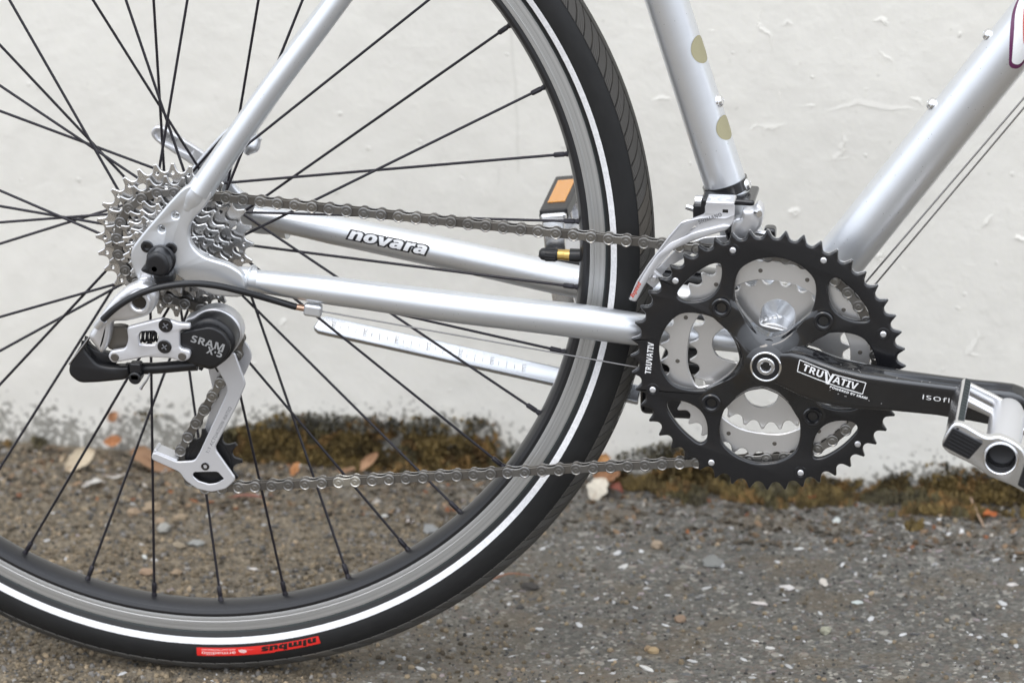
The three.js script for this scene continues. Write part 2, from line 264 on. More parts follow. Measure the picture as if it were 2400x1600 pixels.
  const quad = (x0, x1, y0, y1, nx, ny, f) => { const g = new THREE.PlaneGeometry(x1 - x0, y1 - y0, nx, ny); g.translate((x0 + x1) / 2, (y0 + y1) / 2, 0); const p = g.attributes.position, u = g.attributes.uv; for (let i = 0; i < p.count; i++) { f(p, i); u.setXY(i, ...f.uv(p.getX(i), p.getY(i))); } g.computeVertexNormals(); return g; };
  const relief = (p, i) => { const x = p.getX(i), y = p.getY(i), k = ss(-0.75, -0.6, x) * ss(0.65, 0.5, x) * ss(0.6, 0.5, y); p.setZ(i, k * (fbm(x * 9, y * 9, 3, 71) - 0.45) * 0.004); };
  relief.uv = (x, y) => [(x - 0.2 - X0) / WX, y / 0.6];
  const plain = () => {}; plain.uv = (x, y) => [x * 1.1, y * 1.1];
  mesh('lower_face', quad(-7, 7, -0.02, 0.6, 700, 60, relief), low, wall);
  const flakeMat = new THREE.MeshStandardMaterial({ color: lin(0.785, 0.762, 0.701), roughness: 0.62 });
  for (const f of lifted) { // a lip of loose paint: rises from the wall, ends in a thin curled edge
    const P = [], Q = [], I = [], n = f.length, len = f.reduce((a, q, i) => a + (i ? Math.hypot(q[0] - f[i - 1][0], q[1] - f[i - 1][1]) : 0), 0), up = Math.min(rr(2.5, 6), len * 0.16), out = Math.min(rr(0.5, 1.3), len * 0.045), wallAt = (x, y) => { const k = ss(-0.75, -0.6, x) * ss(0.65, 0.5, x) * ss(0.6, 0.5, y); return k * (fbm(x * 9, y * 9, 3, 71) - 0.45) * 0.004; };
    f.forEach(([x, y], i) => { const t = Math.sin((PI * (i + 0.3)) / (n - 0.4)), a = i ? f[i - 1] : f[i], b = i + 1 < n ? f[i + 1] : f[i]; let nx = -(b[1] - a[1]), ny = b[0] - a[0]; const l = Math.hypot(nx, ny) || 1; nx /= l; ny /= l; if (ny < 0) { nx = -nx; ny = -ny; }
      for (const [d, h] of [[up * t, -0.05], [up * t * 0.45, out * t * 0.45], [0.5, out * t], [0, out * t * 0.95], [0.9, -0.2]]) { const X = (x + nx * d) / 1000 + 0.2, Y = (y + ny * d) / 1000; P.push(X, Y, wallAt(X, Y) + h / 1000); Q.push(0, 0); } });
    for (let i = 0; i + 1 < n; i++) for (let k = 0; k < 4; k++) { const a = i * 5 + k; I.push(a, a + 5, a + 1, a + 1, a + 5, a + 6); }
    const g = new THREE.BufferGeometry(); g.setAttribute('position', new THREE.Float32BufferAttribute(P, 3)); g.setAttribute('uv', new THREE.Float32BufferAttribute(Q, 2)); g.setIndex(I); g.computeVertexNormals(); mesh('paint_flake', smooth(g, 0.9), flakeMat, wall);
  }
  const b = new THREE.BoxGeometry(14, 2.4, 0.25); b.translate(0, 1.8, -0.125); mesh('upper_wall', b, high, wall);
  const c2 = new THREE.BoxGeometry(14, 0.62, 0.24); c2.translate(0, 0.285, -0.13); mesh('wall_core', c2, high, wall);
}

// ------------------------------------------------------------ bicycle
const bike = group('bicycle', scene);
tag(bike, 'silver bicycle with black spoked rear wheel and black triple crankset', 'bicycle');
const W = [-439, 63.8];                                                     // rear axle

// ---- frame
{
  const f = group('frame', bike);
  part('seat_tube', sweep([[-2, 8, 0], [-33.6, 104, 0], [-79.6, 250, 0], [-155, 490, 0]], [15.3, 15.3, 15.3, 15.3], 30, 40), M.paint, f);
  part('down_tube', sweep([[6, 6, 0], [64.4, 85, 0], [189, 257, 0], [330, 452, 0]], [18.3, 18.3, 18.3, 18.3], 30, 44), M.paint, f);
  part('top_tube', sweep([[-140, 445, 0], [60, 485, 0], [345, 525, 0]], [15, 15, 15], 12, 28), M.paint, f);
  part('head_tube', rod([312, 590, 0], [360, 430, 0], 19, 32), M.paint, f);
  part('chainstay', sweep([[-388, 48.5, 63], [-368, 46.5, 60.5], [-309, 39.5, 56], [-224, 29.2, 50], [-136, 20, 43], [-104, 14.5, 37], [-72, 8.5, 27.5], [-14, 2, 21]], [7.9, 8.6, 10.6, 11.7, 12.6, 12.2, 9.5, 9], 60, 36, 0.9), M.paint, f);
  part('chainstay', sweep([[-398, 56, -61], [-368, 52.5, -59], [-332, 47.5, -57], [-250, 35, -52], [-153, 19.5, -45], [-60, 9, -37], [-14, 4, -31]], [8, 10, 11.2, 12, 12.4, 12, 11], 60, 36, 0.9), M.paint, f);
  for (const s of [1, -1]) part('seatstay', sweep([[-409, 116, 69 * s], [-360, 186.5, 60 * s], [-313.5, 249, 51 * s], [-225, 371, 33 * s], [-158, 464, 16 * s]], [9.2, 8.9, 8.7, 8.6, 8.4], 40, 30), M.paint, f);
  const dropPts = [[-419, 121], [-431, 108], [-452, 83], [-459.5, 73], [-461, 64], [-458, 54], [-453.5, 42], [-444, 39.5], [-441, 47], [-436, 52], [-429, 55.5], [-416, 46], [-400, 39], [-379, 38.5], [-376, 48], [-378, 57], [-388, 63.5], [-407, 68.5], [-415, 76], [-417.5, 86], [-414, 96], [-405, 105], [-397.5, 117], [-406, 126]];
  for (const s of [1, -1]) {
    const sh = poly(dropPts, 5); sh.holes.push(hole(-426.1, 99.5, 2.5), hole(-436.6, 88.5, 2.3));
    part('dropout', plate(sh, s > 0 ? 67 : -75, s > 0 ? 75 : -67, 1.6, 8, 0.8), M.paint, f);
    // sloped shoulder where the seatstay meets the plate, and the sleeve of the chainstay
    part('seatstay_socket', sweep([[-404, 123, 69.5 * s], [-411, 113.5, 70.5 * s], [-418, 104, 71 * s], [-422, 98.5, 71 * s]], [9.9, 9.4, 7, 3], 14, 24, 0.62), M.paint, f);
    part('chainstay_socket', sweep([[-372, 47.5, 61.5 * s], [-381, 48.8, 64 * s], [-392, 51, 68 * s], [-402, 53, 71 * s]], [9.6, 9.7, 8, 5], 14, 24, 0.75), M.paint, f);
  }
  for (const [x, y] of [[-375, 49], [-374.5, 47.5]]) { const t = new THREE.TorusGeometry(9.6, 0.9, 8, 30); t.rotateY(PI / 2 - 0.25); t.rotateZ(-0.12); t.translate(x, y, 62); part('weld_bead', t, M.paint, f); }
  part('bottom_bracket_shell', ringz(0, 0, -34, 34.5, 14, 21.5, 48, 0.8), M.bareWeld, f);
  { // weld ripples where the seat tube and stays meet the shell
    const list = []; for (let k = 0; k < 10; k++) { const a = 2.35 - k * 0.16, t = new THREE.SphereGeometry(1, 18, 12); t.scale(3.4, 1.7, 4.4); t.rotateY(0.5); t.rotateZ(a - PI / 2); t.translate(Math.cos(a) * 21.2, Math.sin(a) * 21.2, 30 - k * 2.1 - (k > 5 ? (k - 5) * 1.5 : 0)); list.push(t); }
    part('weld_bead', list, M.bareWeld, f);
  }
  part('bottom_bracket_cup', ringz(0, 0, 34, 38.5, 11, 19, 40), M.satin, f);
  part('bottom_bracket_axle', cyl(0, 0, -62, 58, 9, 28), M.blackSatin, f);
  part('seatstay_bridge', rod([-250, 330, 38], [-250, 330, -38], 6.5, 20), M.paint, f);
  part('cable_stop', rbox(-330, 26.5, 60, 13.5, 9.5, 8, 2.4, -0.12), M.paint, f);
  part('cable_ferrule', rod([-343.5, 28.6, 61], [-336, 27.4, 60.5], 2.3, 16), M.copper, f);
  part('rack_boss', sweep([[-402, 106, -57], [-397, 112, -57], [-392, 119, -57]], [3, 6, 3], 10, 14), M.paint, f);
  // bottle cage bolts
  const boltAt = (x, y, a, z = 0) => { const d = [Math.cos(a), Math.sin(a), 0]; return part('bottle_bolt', lrod([x, y, z], [x + d[0], y + d[1], z], [[0, -1], [5.0, -1], [5.0, 0.7], [4.6, 1.0], [4.5, 1.3], [4.4, 1.7], [3.8, 3], [2.6, 3.8], [1.7, 4], [1.6, 3.1], [0, 3.1]], 28), M.polished, f); };
  boltAt(-42.2, 177.2, 0.30, 3); boltAt(-22.2, 115.2, 0.30, 3);
  boltAt(110.9, 180, PI - 0.63, 2); boltAt(149.4, 232.2, PI - 0.63, 2);
  // two tan residue spots on the seat tube
  for (const [y, w] of [[212, 10.2], [154.5, 9]]) {
    const cx = -33.6 - (y - 104) * 0.315, P = [cx, y, 0], I = [], Q = [0, 0], n = 28, rings = 5, pt = (r, a) => { const f = 1.16 + r * Math.cos(a) * 0.62, v = r * Math.sin(a) * w, x = Math.sin(f) * 15.5, z = Math.cos(f) * 15.5, c = Math.cos(0.305), t = Math.sin(0.305); return [cx + x * c - v * t, y + x * t + v * c, z]; };
    P.splice(0, 3, ...pt(0, 0)); for (let k = 1; k <= rings; k++) for (let q = 0; q < n; q++) { P.push(...pt(k / rings, (q / n) * 2 * PI)); Q.push(0, 0); }
    for (let q = 0; q < n; q++) { I.push(0, 1 + q, 1 + ((q + 1) % n)); for (let k = 0; k < rings - 1; k++) { const a = 1 + k * n + q, b = 1 + k * n + ((q + 1) % n); I.push(a, a + n, b, b, a + n, b + n); } }
    const g = new THREE.BufferGeometry(); g.setAttribute('position', new THREE.Float32BufferAttribute(P, 3)); g.setAttribute('uv', new THREE.Float32BufferAttribute(Q, 2)); g.setIndex(I); g.computeVertexNormals(); part('residue_spot', g, M.tan, f);
  }
  // name on the far chainstay: white letters with a dark edge, wrapped on the tube
  {
    const cv = document.createElement('canvas'); cv.width = 1024; cv.height = 192; const c = cv.getContext('2d');
    c.clearRect(0, 0, 1024, 192); c.save(); c.transform(1, 0, -0.28, 1, 60, 0); c.font = 'bold 190px sans-serif'; c.lineJoin = 'miter';
    const w = c.measureText('novara').width; c.scale(880 / w, 1); c.lineWidth = 42; c.strokeStyle = '#16161a'; c.strokeText('novara', 20, 158); c.lineWidth = 9; c.strokeStyle = '#e9e9ea'; c.fillStyle = '#e9e9ea'; c.fillText('novara', 20, 158); c.strokeText('novara', 20, 158); c.restore();
    const t = new THREE.CanvasTexture(cv); t.colorSpace = THREE.SRGBColorSpace;
    const cur = new THREE.CatmullRomCurve3([[-398, 56, -61], [-368, 52.5, -59], [-332, 47.5, -57], [-250, 35, -52], [-153, 19.5, -45]].map((p) => new V3(...p)), false, 'centripetal'), P = [], U = [], I = [], n = 24, q = 8;
    const at = (x) => { let lo = 0, hi = 1; for (let k = 0; k < 30; k++) { const m = (lo + hi) / 2; cur.getPoint(m).x < x ? (lo = m) : (hi = m); } return lo; };
    for (let i = 0; i <= n; i++) { const u = at(-327.5 + (70 * i) / n), p = cur.getPoint(u), tg = cur.getTangent(u), side = new V3().crossVectors(tg, new V3(0, 1, 0)).normalize(), nn = new V3().crossVectors(side, tg).normalize(), r = 11.2 + 0.8 * ss(-332, -250, p.x) + 0.35;
      for (let j = 0; j <= q; j++) { const a = 1.78 - (0.98 * j) / q, d = p.clone().addScaledVector(nn, Math.cos(a) * r).addScaledVector(side, Math.sin(a) * r * 0.9 + 0.2); P.push(d.x, d.y, d.z); U.push(i / n, j / q); } }
    for (let i = 0; i < n; i++) for (let j = 0; j < q; j++) { const a = i * (q + 1) + j, b = a + q + 1; I.push(a, b, a + 1, a + 1, b, b + 1); }
    const g = new THREE.BufferGeometry(); g.setAttribute('position', new THREE.Float32BufferAttribute(P, 3)); g.setAttribute('uv', new THREE.Float32BufferAttribute(U, 2)); g.setIndex(I); g.computeVertexNormals();
    part('name_lettering', g, new THREE.MeshStandardMaterial({ map: t, alphaTest: 0.5, roughness: 0.35, side: THREE.DoubleSide }), f).userData.label = 'white outlined lettering on the far chainstay';
  }
  // lower corner of the framed down tube emblem: plum edge, white field, red letter stroke
  {
    const A = new V3(64.4, 85, 0), D = new V3(0.5869, 0.8097, 0), N = new V3(-D.y, D.x, 0), shapeOn = (pts, rad) => { // pts: [along mm, angle]
      const s = new THREE.ShapeGeometry(poly(pts, 5), 12), pos0 = s.attributes.position, list = []; const idx = s.index.array;
      const tri = (a, b, c, dep) => { if (dep > 0) { const m = (p, q) => [(p[0] + q[0]) / 2, (p[1] + q[1]) / 2], ab = m(a, b), bc = m(b, c), ca = m(c, a); tri(a, ab, ca, dep - 1); tri(ab, b, bc, dep - 1); tri(ca, bc, c, dep - 1); tri(ab, bc, ca, dep - 1); } else list.push(a, b, c); };
      for (let k = 0; k < idx.length; k += 3) tri(...[0, 1, 2].map((q) => [pos0.getX(idx[k + q]), pos0.getY(idx[k + q])]), 3);
      const P = [], Q = []; for (const [s2, v] of list) { const a = v / 18.3, p = A.clone().addScaledVector(D, s2).addScaledVector(N, Math.sin(a) * rad); P.push(p.x, p.y, Math.cos(a) * rad); Q.push(0, 0); }
      const g = new THREE.BufferGeometry(); g.setAttribute('position', new THREE.Float32BufferAttribute(P, 3)); g.setAttribute('uv', new THREE.Float32BufferAttribute(Q, 2)); g.computeVertexNormals(); return smooth(g, 1.2);
    };
    part('emblem_edge', shapeOn([[163, -6], [165.5, -14], [330, -14], [330, 27], [208, 27], [196.5, 20], [183, 8.7]], 18.5), M.plum, f);
    part('emblem_field', shapeOn([[166.6, -5.6], [168.6, -11.6], [328, -11.6], [328, 25], [211, 25], [199.6, 18.4], [186.6, 7.4]], 18.7), M.white, f);
    part('emblem_letter', shapeOn([[181, -5], [196, -8], [222, 14], [205, 14]], 18.85), M.red, f);
  }
}

// ---- rear wheel
{
  const w = group('rear_wheel', bike), [X, Y] = W, big = 220;
  const band = (prof, seg = big) => lathe(prof, seg, X, Y, 0.4);
  { // tyre: slick crown with a grooved shoulder
    const prof = [], n = 44; for (let k = 0; k <= n; k++) { const a = -0.95 + ((PI + 1.9) * k) / n, c = Math.cos(a), s = Math.sin(a); prof.push(new V2(331 + 19 * s, 17.7 * c)); }
    const g = new THREE.LatheGeometry(prof, big); g.rotateX(PI / 2); g.translate(X, Y, 0);
    const dirt = dataTex(2048, 128, (i, j) => { const v = j / 128, sh = ss(0.3, 0.36, v) * ss(0.7, 0.64, v), n = fbm(i / 9, j / 5, 4, 81), d = sh * (0.25 + 0.5 * ss(0.4, 0.62, n)), r = 0.0115 + 0.006 * n; return [s8(r + (0.13 - r) * d), s8(r + (0.115 - r) * d), s8(r * 1.02 + (0.092 - r) * d)]; }, true);
    mesh('tyre', toWorld(g), new THREE.MeshPhysicalMaterial({ map: dirt, roughness: 0.55, specularIntensity: 0.65 }), w);
  }
  { // raised tread: crown band and slanted shoulder blocks with open grooves between
    const h = 0.85, at = (u, a, e) => { const r = 331 + (19 + e) * Math.sin(a), z = (17.7 + e) * Math.cos(a), t = u / 350; return [r * Math.cos(t), r * Math.sin(t), z]; };
    const n = 190, pitchU = (2 * PI * 350) / n, skew = (a) => (a < 0.92 ? (a - 0.62) * 24 : 7.2 + (a - 0.92) * 30), blocks = [];
    for (const lines of [false, true]) {
      const A = [0.6, 0.66, 0.75, 0.84, 0.92, 1.0, 1.1, 1.2, 1.28], P = [], Q = [], I = [], K = lines ? 8 : 3, cols = K + 1;
      const grid = (f) => { const o = P.length / 3; A.forEach((a) => { for (let k = 0; k <= K; k++) { P.push(...f(a, k / K)); Q.push(0, 0); } }); for (let i = 0; i + 1 < A.length; i++) for (let k = 0; k < K; k++) { const q = o + i * cols + k; I.push(q, q + 1, q + cols, q + cols, q + 1, q + cols + 1); } };
      const us = (a, t) => skew(a) + t * (pitchU - 1.9);
      grid((a, t) => at(us(a, t), a, h - (lines && a < 1.02 && Math.round(t * K) % 2 ? 0.45 : 0)));
      const wallStrip = (f) => { const o = P.length / 3, m = 9; for (let i = 0; i < m; i++) { const [a, t] = f(i / (m - 1)); P.push(...at(us(a, t), a, h), ...at(us(a, t), a, -0.3)); Q.push(0, 0, 0, 0); } for (let i = 0; i + 1 < m; i++) { const q = o + i * 2; I.push(q, q + 2, q + 1, q + 1, q + 2, q + 3); } };
      wallStrip((t) => [0.6 + 0.68 * t, 0]); wallStrip((t) => [0.6 + 0.68 * t, 1]); wallStrip((t) => [0.6, t]); wallStrip((t) => [1.28, t]);
      const g = new THREE.BufferGeometry(); g.setAttribute('position', new THREE.Float32BufferAttribute(P, 3)); g.setAttribute('uv', new THREE.Float32BufferAttribute(Q, 2)); g.setIndex(I); g.computeVertexNormals(); blocks.push(smooth(g, 0.7));
    }
    const dusty = [std([0.04, 0.038, 0.036], 0.7), std([0.06, 0.056, 0.05], 0.75), std([0.08, 0.071, 0.059], 0.8)], far = [];
    const geos = blocks.map((b) => b.clone().scale(0.001, 0.001, 0.001));
    for (let i = 0; i < n; i++) { const a = (i / n) * 2 * PI, o = mesh('tread_block', geos[i % 2], dusty[Math.min(2, Math.floor(fbm(i / 9, 0.5, 3, 91) * 3.2))], w); o.position.set(X / 1000, (Y + GROUND) / 1000, 0); o.rotation.z = a; far.push(blocks[0].clone().rotateZ(a).scale(1, 1, -1).translate(X, Y, 0)); }
    part('far_tread', far, dusty[0], w).userData.kind = 'stuff';
    part('tread_band', band([1.33, 1.42, 1.5, 1.5708, 1.64, 1.72, 1.81].map((a) => [331 + (19 + h) * Math.sin(a), (17.7 + h) * Math.cos(a)])), dusty[1], w);
  }
  const onTyre = (a, extra) => [331 + (19 + extra) * Math.sin(a), (17.7 + extra) * Math.cos(a)];
  for (const s of [1, -1]) part('reflective_stripe', band([-0.565, -0.5, -0.43, -0.36, -0.3].map((a) => { const p = onTyre(a, 0.25); return [p[0], p[1] * s]; })), M.reflex, w);
  for (const s of [1, -1]) part('tyre_bead', band([[316.4, 11.4 * s], [317.5, 12.6 * s], [318.6, 12.4 * s], [319.2, 13.2 * s], [320.2, 13.6 * s]]), M.rubber, w);
  { // red printed label on the sidewall, upside down at the foot of the wheel
    const cv = document.createElement('canvas'); cv.width = 1400; cv.height = 110; const c = cv.getContext('2d');
    c.fillStyle = '#d8261f'; c.fillRect(0, 0, 1400, 110); c.save(); c.translate(1400, 110); c.rotate(PI);
    c.fillStyle = '#17120f'; c.save(); c.transform(1, 0, -0.25, 1, 30, 0); c.font = 'bold 104px sans-serif'; const nw = c.measureText('nimbus').width; c.scale(640 / nw, 1); c.fillText('nimbus', 10, 92); c.lineWidth = 9; c.strokeStyle = '#17120f'; c.strokeText('nimbus', 10, 92); c.restore();
    c.fillStyle = '#f4e9e4'; c.font = '58px sans-serif'; const aw = c.measureText('armadillo').width; c.save(); c.translate(960, 58); c.scale(390 / aw, 1); c.fillText('armadillo', 0, 0); c.restore();
    c.font = '26px sans-serif'; c.save(); c.translate(962, 92); c.scale(385 / c.measureText('ANTI-FLAT TECHNOLOGY').width, 1); c.fillText('ANTI-FLAT TECHNOLOGY', 0, 0); c.restore();
    c.save(); c.translate(838, 50); c.fillStyle = '#e6dcd6'; for (let k = 0; k < 8; k++) { c.beginPath(); c.moveTo(k * 11, -8 - 12 * Math.sin(k * 0.45)); c.lineTo(k * 11 + 8, -8 - 12 * Math.sin(k * 0.45 + 0.4)); c.lineTo(k * 11 + 14, 22 + 8 * Math.sin(k * 0.4)); c.lineTo(k * 11 + 6, 22 + 8 * Math.sin(k * 0.4)); c.fill(); } for (let k = 0; k < 9; k++) { c.beginPath(); c.arc(-12 - k * 9, 22 - k, 3 - k * 0.2, 0, 7); c.fill(); } c.restore();
    c.restore();
    const t = new THREE.CanvasTexture(cv); t.colorSpace = THREE.SRGBColorSpace;
    const a0 = -1.562, a1 = -1.27, P = [], U = [], I = [], n = 60, q = 4; // angles round the axle
    for (let i = 0; i <= n; i++) for (let j = 0; j <= q; j++) { const a = a0 + ((a1 - a0) * i) / n, v = -0.17 + (j / q) * 0.35 + 0.045 * Math.max(0, i / n - 0.62) * 0 - 0.03 * (i / n > 0.62 ? j / q : 0), [r, z] = onTyre(v, 0.3); P.push(X + Math.cos(a) * r, Y + Math.sin(a) * r, z); U.push(i / n, 1 - j / q); }
    for (let i = 0; i < n; i++) for (let j = 0; j < q; j++) { const a = i * (q + 1) + j, b = a + q + 1; I.push(a, a + 1, b, b, a + 1, b + 1); }
    const g = new THREE.BufferGeometry(); g.setAttribute('position', new THREE.Float32BufferAttribute(P, 3)); g.setAttribute('uv', new THREE.Float32BufferAttribute(U, 2)); g.setIndex(I); g.computeVertexNormals();
    part('tyre_label', g, new THREE.MeshStandardMaterial({ map: t, roughness: 0.5, side: THREE.DoubleSide }), w).userData.label = 'red printed tyre label';
  }
  // rim: black well, machined brake tracks
  part('rim', band([[305, 11.9], [302.5, 12.3], [300, 11.2], [297.6, 8.2], [296.2, 3.5], [296, 0], [296.2, -3.5], [297.6, -8.2], [300, -11.2], [302.5, -12.3], [305, -11.9], [306, 8], [306, -8]].slice(0, 11)), M.rim, w);
  {
    const lines = dataTex(64, 512, (i, j) => 0.5 + 0.35 * (hash(0, j, 5) - 0.5) + 0.35 * (noise(0.5, j / 9, 6) - 0.5) + 0.12 * noise(i / 8, j / 3, 4)); lines.repeat.set(6, 1);
    const tint = dataTex(64, 512, (i, j) => { const v = 0.50 + 0.22 * (noise(0.5, j / 17, 8) - 0.5) + 0.16 * (hash(0, j >> 1, 3) - 0.5) + 0.06 * noise(i / 10, j / 30, 2); return [s8(v), s8(v), s8(v * 0.985)]; }, true);
    const tm = new THREE.MeshPhysicalMaterial({ map: tint, bumpMap: lines, bumpScale: 0.00012, roughness: 0.42, metalness: 0.8 });
    for (const s of [1, -1]) part('brake_track', band([[305, 11.95], [306, 12.2], [308.2, 12.2], [308.5, 11.9], [308.9, 12.2], [312, 12.2], [316.2, 12.1], [316.6, 11.6], [316.4, 10.6]].map(([r, z]) => [r, z * s])), tm, w);
  }
  // spokes, three cross, eighteen to a side
  const spokeGeo = [], nip = lrod([0, 0, 0], [0, 1, 0], [[0, 0], [1.5, 0], [1.95, 0.8], [1.95, 7.5], [1.6, 8.2], [2.2, 10.5], [2.3, 13]], 10); nip.scale(0.001, 0.001, 0.001);
  for (let k = 0; k < 36; k++) {
    const near = k % 2 === 0, d = near ? (k % 4 === 0 ? 1 : -1) : (k % 4 === 1 ? 1 : -1), a = ((3.55 + 10 * k) * PI) / 180, h = a + (d * 63.2 * PI) / 180, zf = (near ? 18.5 : -38.5) + (d > 0 ? 1.4 : -1.4);
    const A = [X + 289 * Math.cos(a), Y + 289 * Math.sin(a), near ? 0.8 : -0.8], B = [X + 22.8 * Math.cos(h), Y + 22.8 * Math.sin(h), zf];
    const dir = new V3(B[0] - A[0], B[1] - A[1], B[2] - A[2]).normalize(), S = [A[0] - dir.x * 6, A[1] - dir.y * 6, A[2] - dir.z * 6];
    part('spoke', rod(S, B, 1.05, 8), M.spoke, w);
    const n = mesh('nipple', nip, M.spoke, w); n.position.set((A[0] + dir.x * 4) / 1000, (A[1] + dir.y * 4 + GROUND) / 1000, (A[2] + dir.z * 4) / 1000); n.quaternion.setFromUnitVectors(new V3(0, 1, 0), dir.clone().negate());
  }
  part('hub_shell', lathe([[10, -62], [10, -46], [17, -44], [27, -42.5], [27, -37], [17, -34], [13, -24], [14, 8], [19, 14], [27.5, 16], [27.5, 20.5], [16, 22], [16, 60]], 48, X, Y), M.blackSatin, w);
  part('valve_stem', lrod([-150 + 8, 55.3, 0], [-180, 55.6, 0], [[0, 0], [4.2, 0], [4.2, 12.5], [3.95, 13], [3.95, 22], [3.8, 22.3], [0, 22.3]], 20), M.brass, w);
  part('valve_nut', lrod([-142, 55.3, 0], [-180, 55.6, 0], [[0, 0], [5, 0], [5, 8.5], [0, 8.5]], 20), M.plastic, w);
  { const list = [lrod([-159.5, 55.4, 0], [-180, 55.6, 0], [[0, 0], [4.7, 0], [4.9, 1], [4.9, 9], [4.2, 12], [2.6, 13.6], [0, 14]], 24)]; for (let k = 0; k < 16; k++) { const a = (k / 16) * 2 * PI; list.push(rod([-161, 55.4 + 4.9 * Math.sin(a), 4.9 * Math.cos(a)], [-168.5, 55.5 + 4.9 * Math.sin(a), 4.9 * Math.cos(a)], 0.45, 5)); } part('valve_cap', list, M.plastic, w); }
}

// ---- quick release
{
  const q = group('quick_release', bike), [X, Y] = W;
  part('skewer', cyl(X, Y, -96, 92, 2.5, 12), M.polished, q);
  part('locknut', cyl(X, Y, 60, 67.2, 9, 30), M.steel, q);
  { // black clamping nut: round cap with a pointed pull tab below
    const sh = blob([[-446.5, 66], [-444, 73], [-437.5, 76.5], [-431, 73.5], [-428, 66.5], [-429.5, 60.5], [-434, 57.5], [-440, 58], [-446, 59.5], [-449.5, 61.8]]);
    part('clamping_nut', [plate(sh, 75.2, 92, 3, 10, 1.2), cyl(-437.3, 66.3, 74.9, 79, 10.8, 32, 1.5), rbox(-434, 55, 82, 15, 9, 12, 3, 0.1)], M.plastic, q);
    part('nut_recess', lathe([[2.1, 92.3], [1.9, 91.9], [1.2, 91], [0, 90.6]], 18, -441.3, 63.2), M.black, q);
  }
  for (const [x, y] of [[-447.8, 75], [-430.2, 74.3]]) part('hanger_screw', lathe([[4.6, 74], [4.6, 76], [4.1, 76.8], [2.4, 77], [2.2, 76.4], [1.4, 76.2], [1.2, 75.4], [0, 75.4]], 24, x, y), M.blackSatin, q);
  part('cam_housing', [cyl(X, Y, -92, -74, 9, 26, 1), rbox(X + 4, Y + 3, -88, 16, 14, 10, 2)], M.chrome, q);
  { const sh = poly([[-436, 84], [-443, 80], [-478, 102.5], [-482.5, 108.5], [-479, 115], [-472.5, 115], [-440, 94.5]], 4); sh.holes.push(poly([[-452, 93.5], [-449, 97.5], [-474, 112], [-478.5, 109.5], [-476, 105]], 2));
    const back = poly([[-450, 93], [-447, 97.5], [-474, 113], [-480, 109.5], [-476, 104]], 2);
    part('lever', [plate(sh, -92, -86.5, 1.4, 8, 0.9), plate(poly([[-447, 90], [-444, 96], [-472, 114], [-480.5, 109], [-477, 103.4]], 2), -91, -88.6, 0.4)], M.satin, q);
    part('lever_lettering', place(text('ORPNN', 2.8, { font: fontR, depth: 0.5 }), [-474.5, 108.2, -88.5], [25.5, -15.4, 0], [0, 1, 0]), M.inkGrey, q); }
}

// ---- cassette: eight sprockets, largest next to the spokes
{
  const c = group('cassette', bike), [X, Y] = W, T = [28, 24, 20, 18, 16, 14, 12, 11];
  T.forEach((n, i) => {
    const z = 26.2 + 4.8 * i, rp = 12.7 / (2 * Math.sin(PI / n)), ph = i * 0.37 + 0.1, sh = gear(n, { phase: ph, tip: 2.5, tipw: 1.25, cx: X, cy: Y });
    sh.holes.push(hole(X, Y, Math.min(16.5, rp - 8)));
    if (n > 13) for (let k = 0; k < n; k++) { const a = ph + ((k + 0.5) / n) * 2 * PI; if (hash(k, n) < 0.72) sh.holes.push(hole(X + (rp - 4.4) * Math.cos(a), Y + (rp - 4.4) * Math.sin(a), 1.15)); }
    if (n > 17) for (let k = 0; k < n / 2; k++) { const a = ph + ((2 * k + 0.9) / n) * 2 * PI, r0 = rp - 10.5; if (r0 > 20) { const e = new THREE.Path(); e.absellipse(X + r0 * Math.cos(a), Y + r0 * Math.sin(a), 2.4, 3.9, 0, 2 * PI, true, a); sh.holes.push(e); } }
    part('sprocket', plate(sh, z - 1.1, z + 1.1, 0.55, 5, 0.5), i % 2 ? M.cogDark : M.cog, c);
    if (i < 7) part('spacer', ringz(X, Y, z + 1.2, z + 3.6, 15, Math.max(17, Math.min(rp - 12, 24)), 32), M.plastic, c);
  });
  part('lockring', ringz(X, Y, 61, 63.5, 8, 15.5, 40), M.cog, c);
}

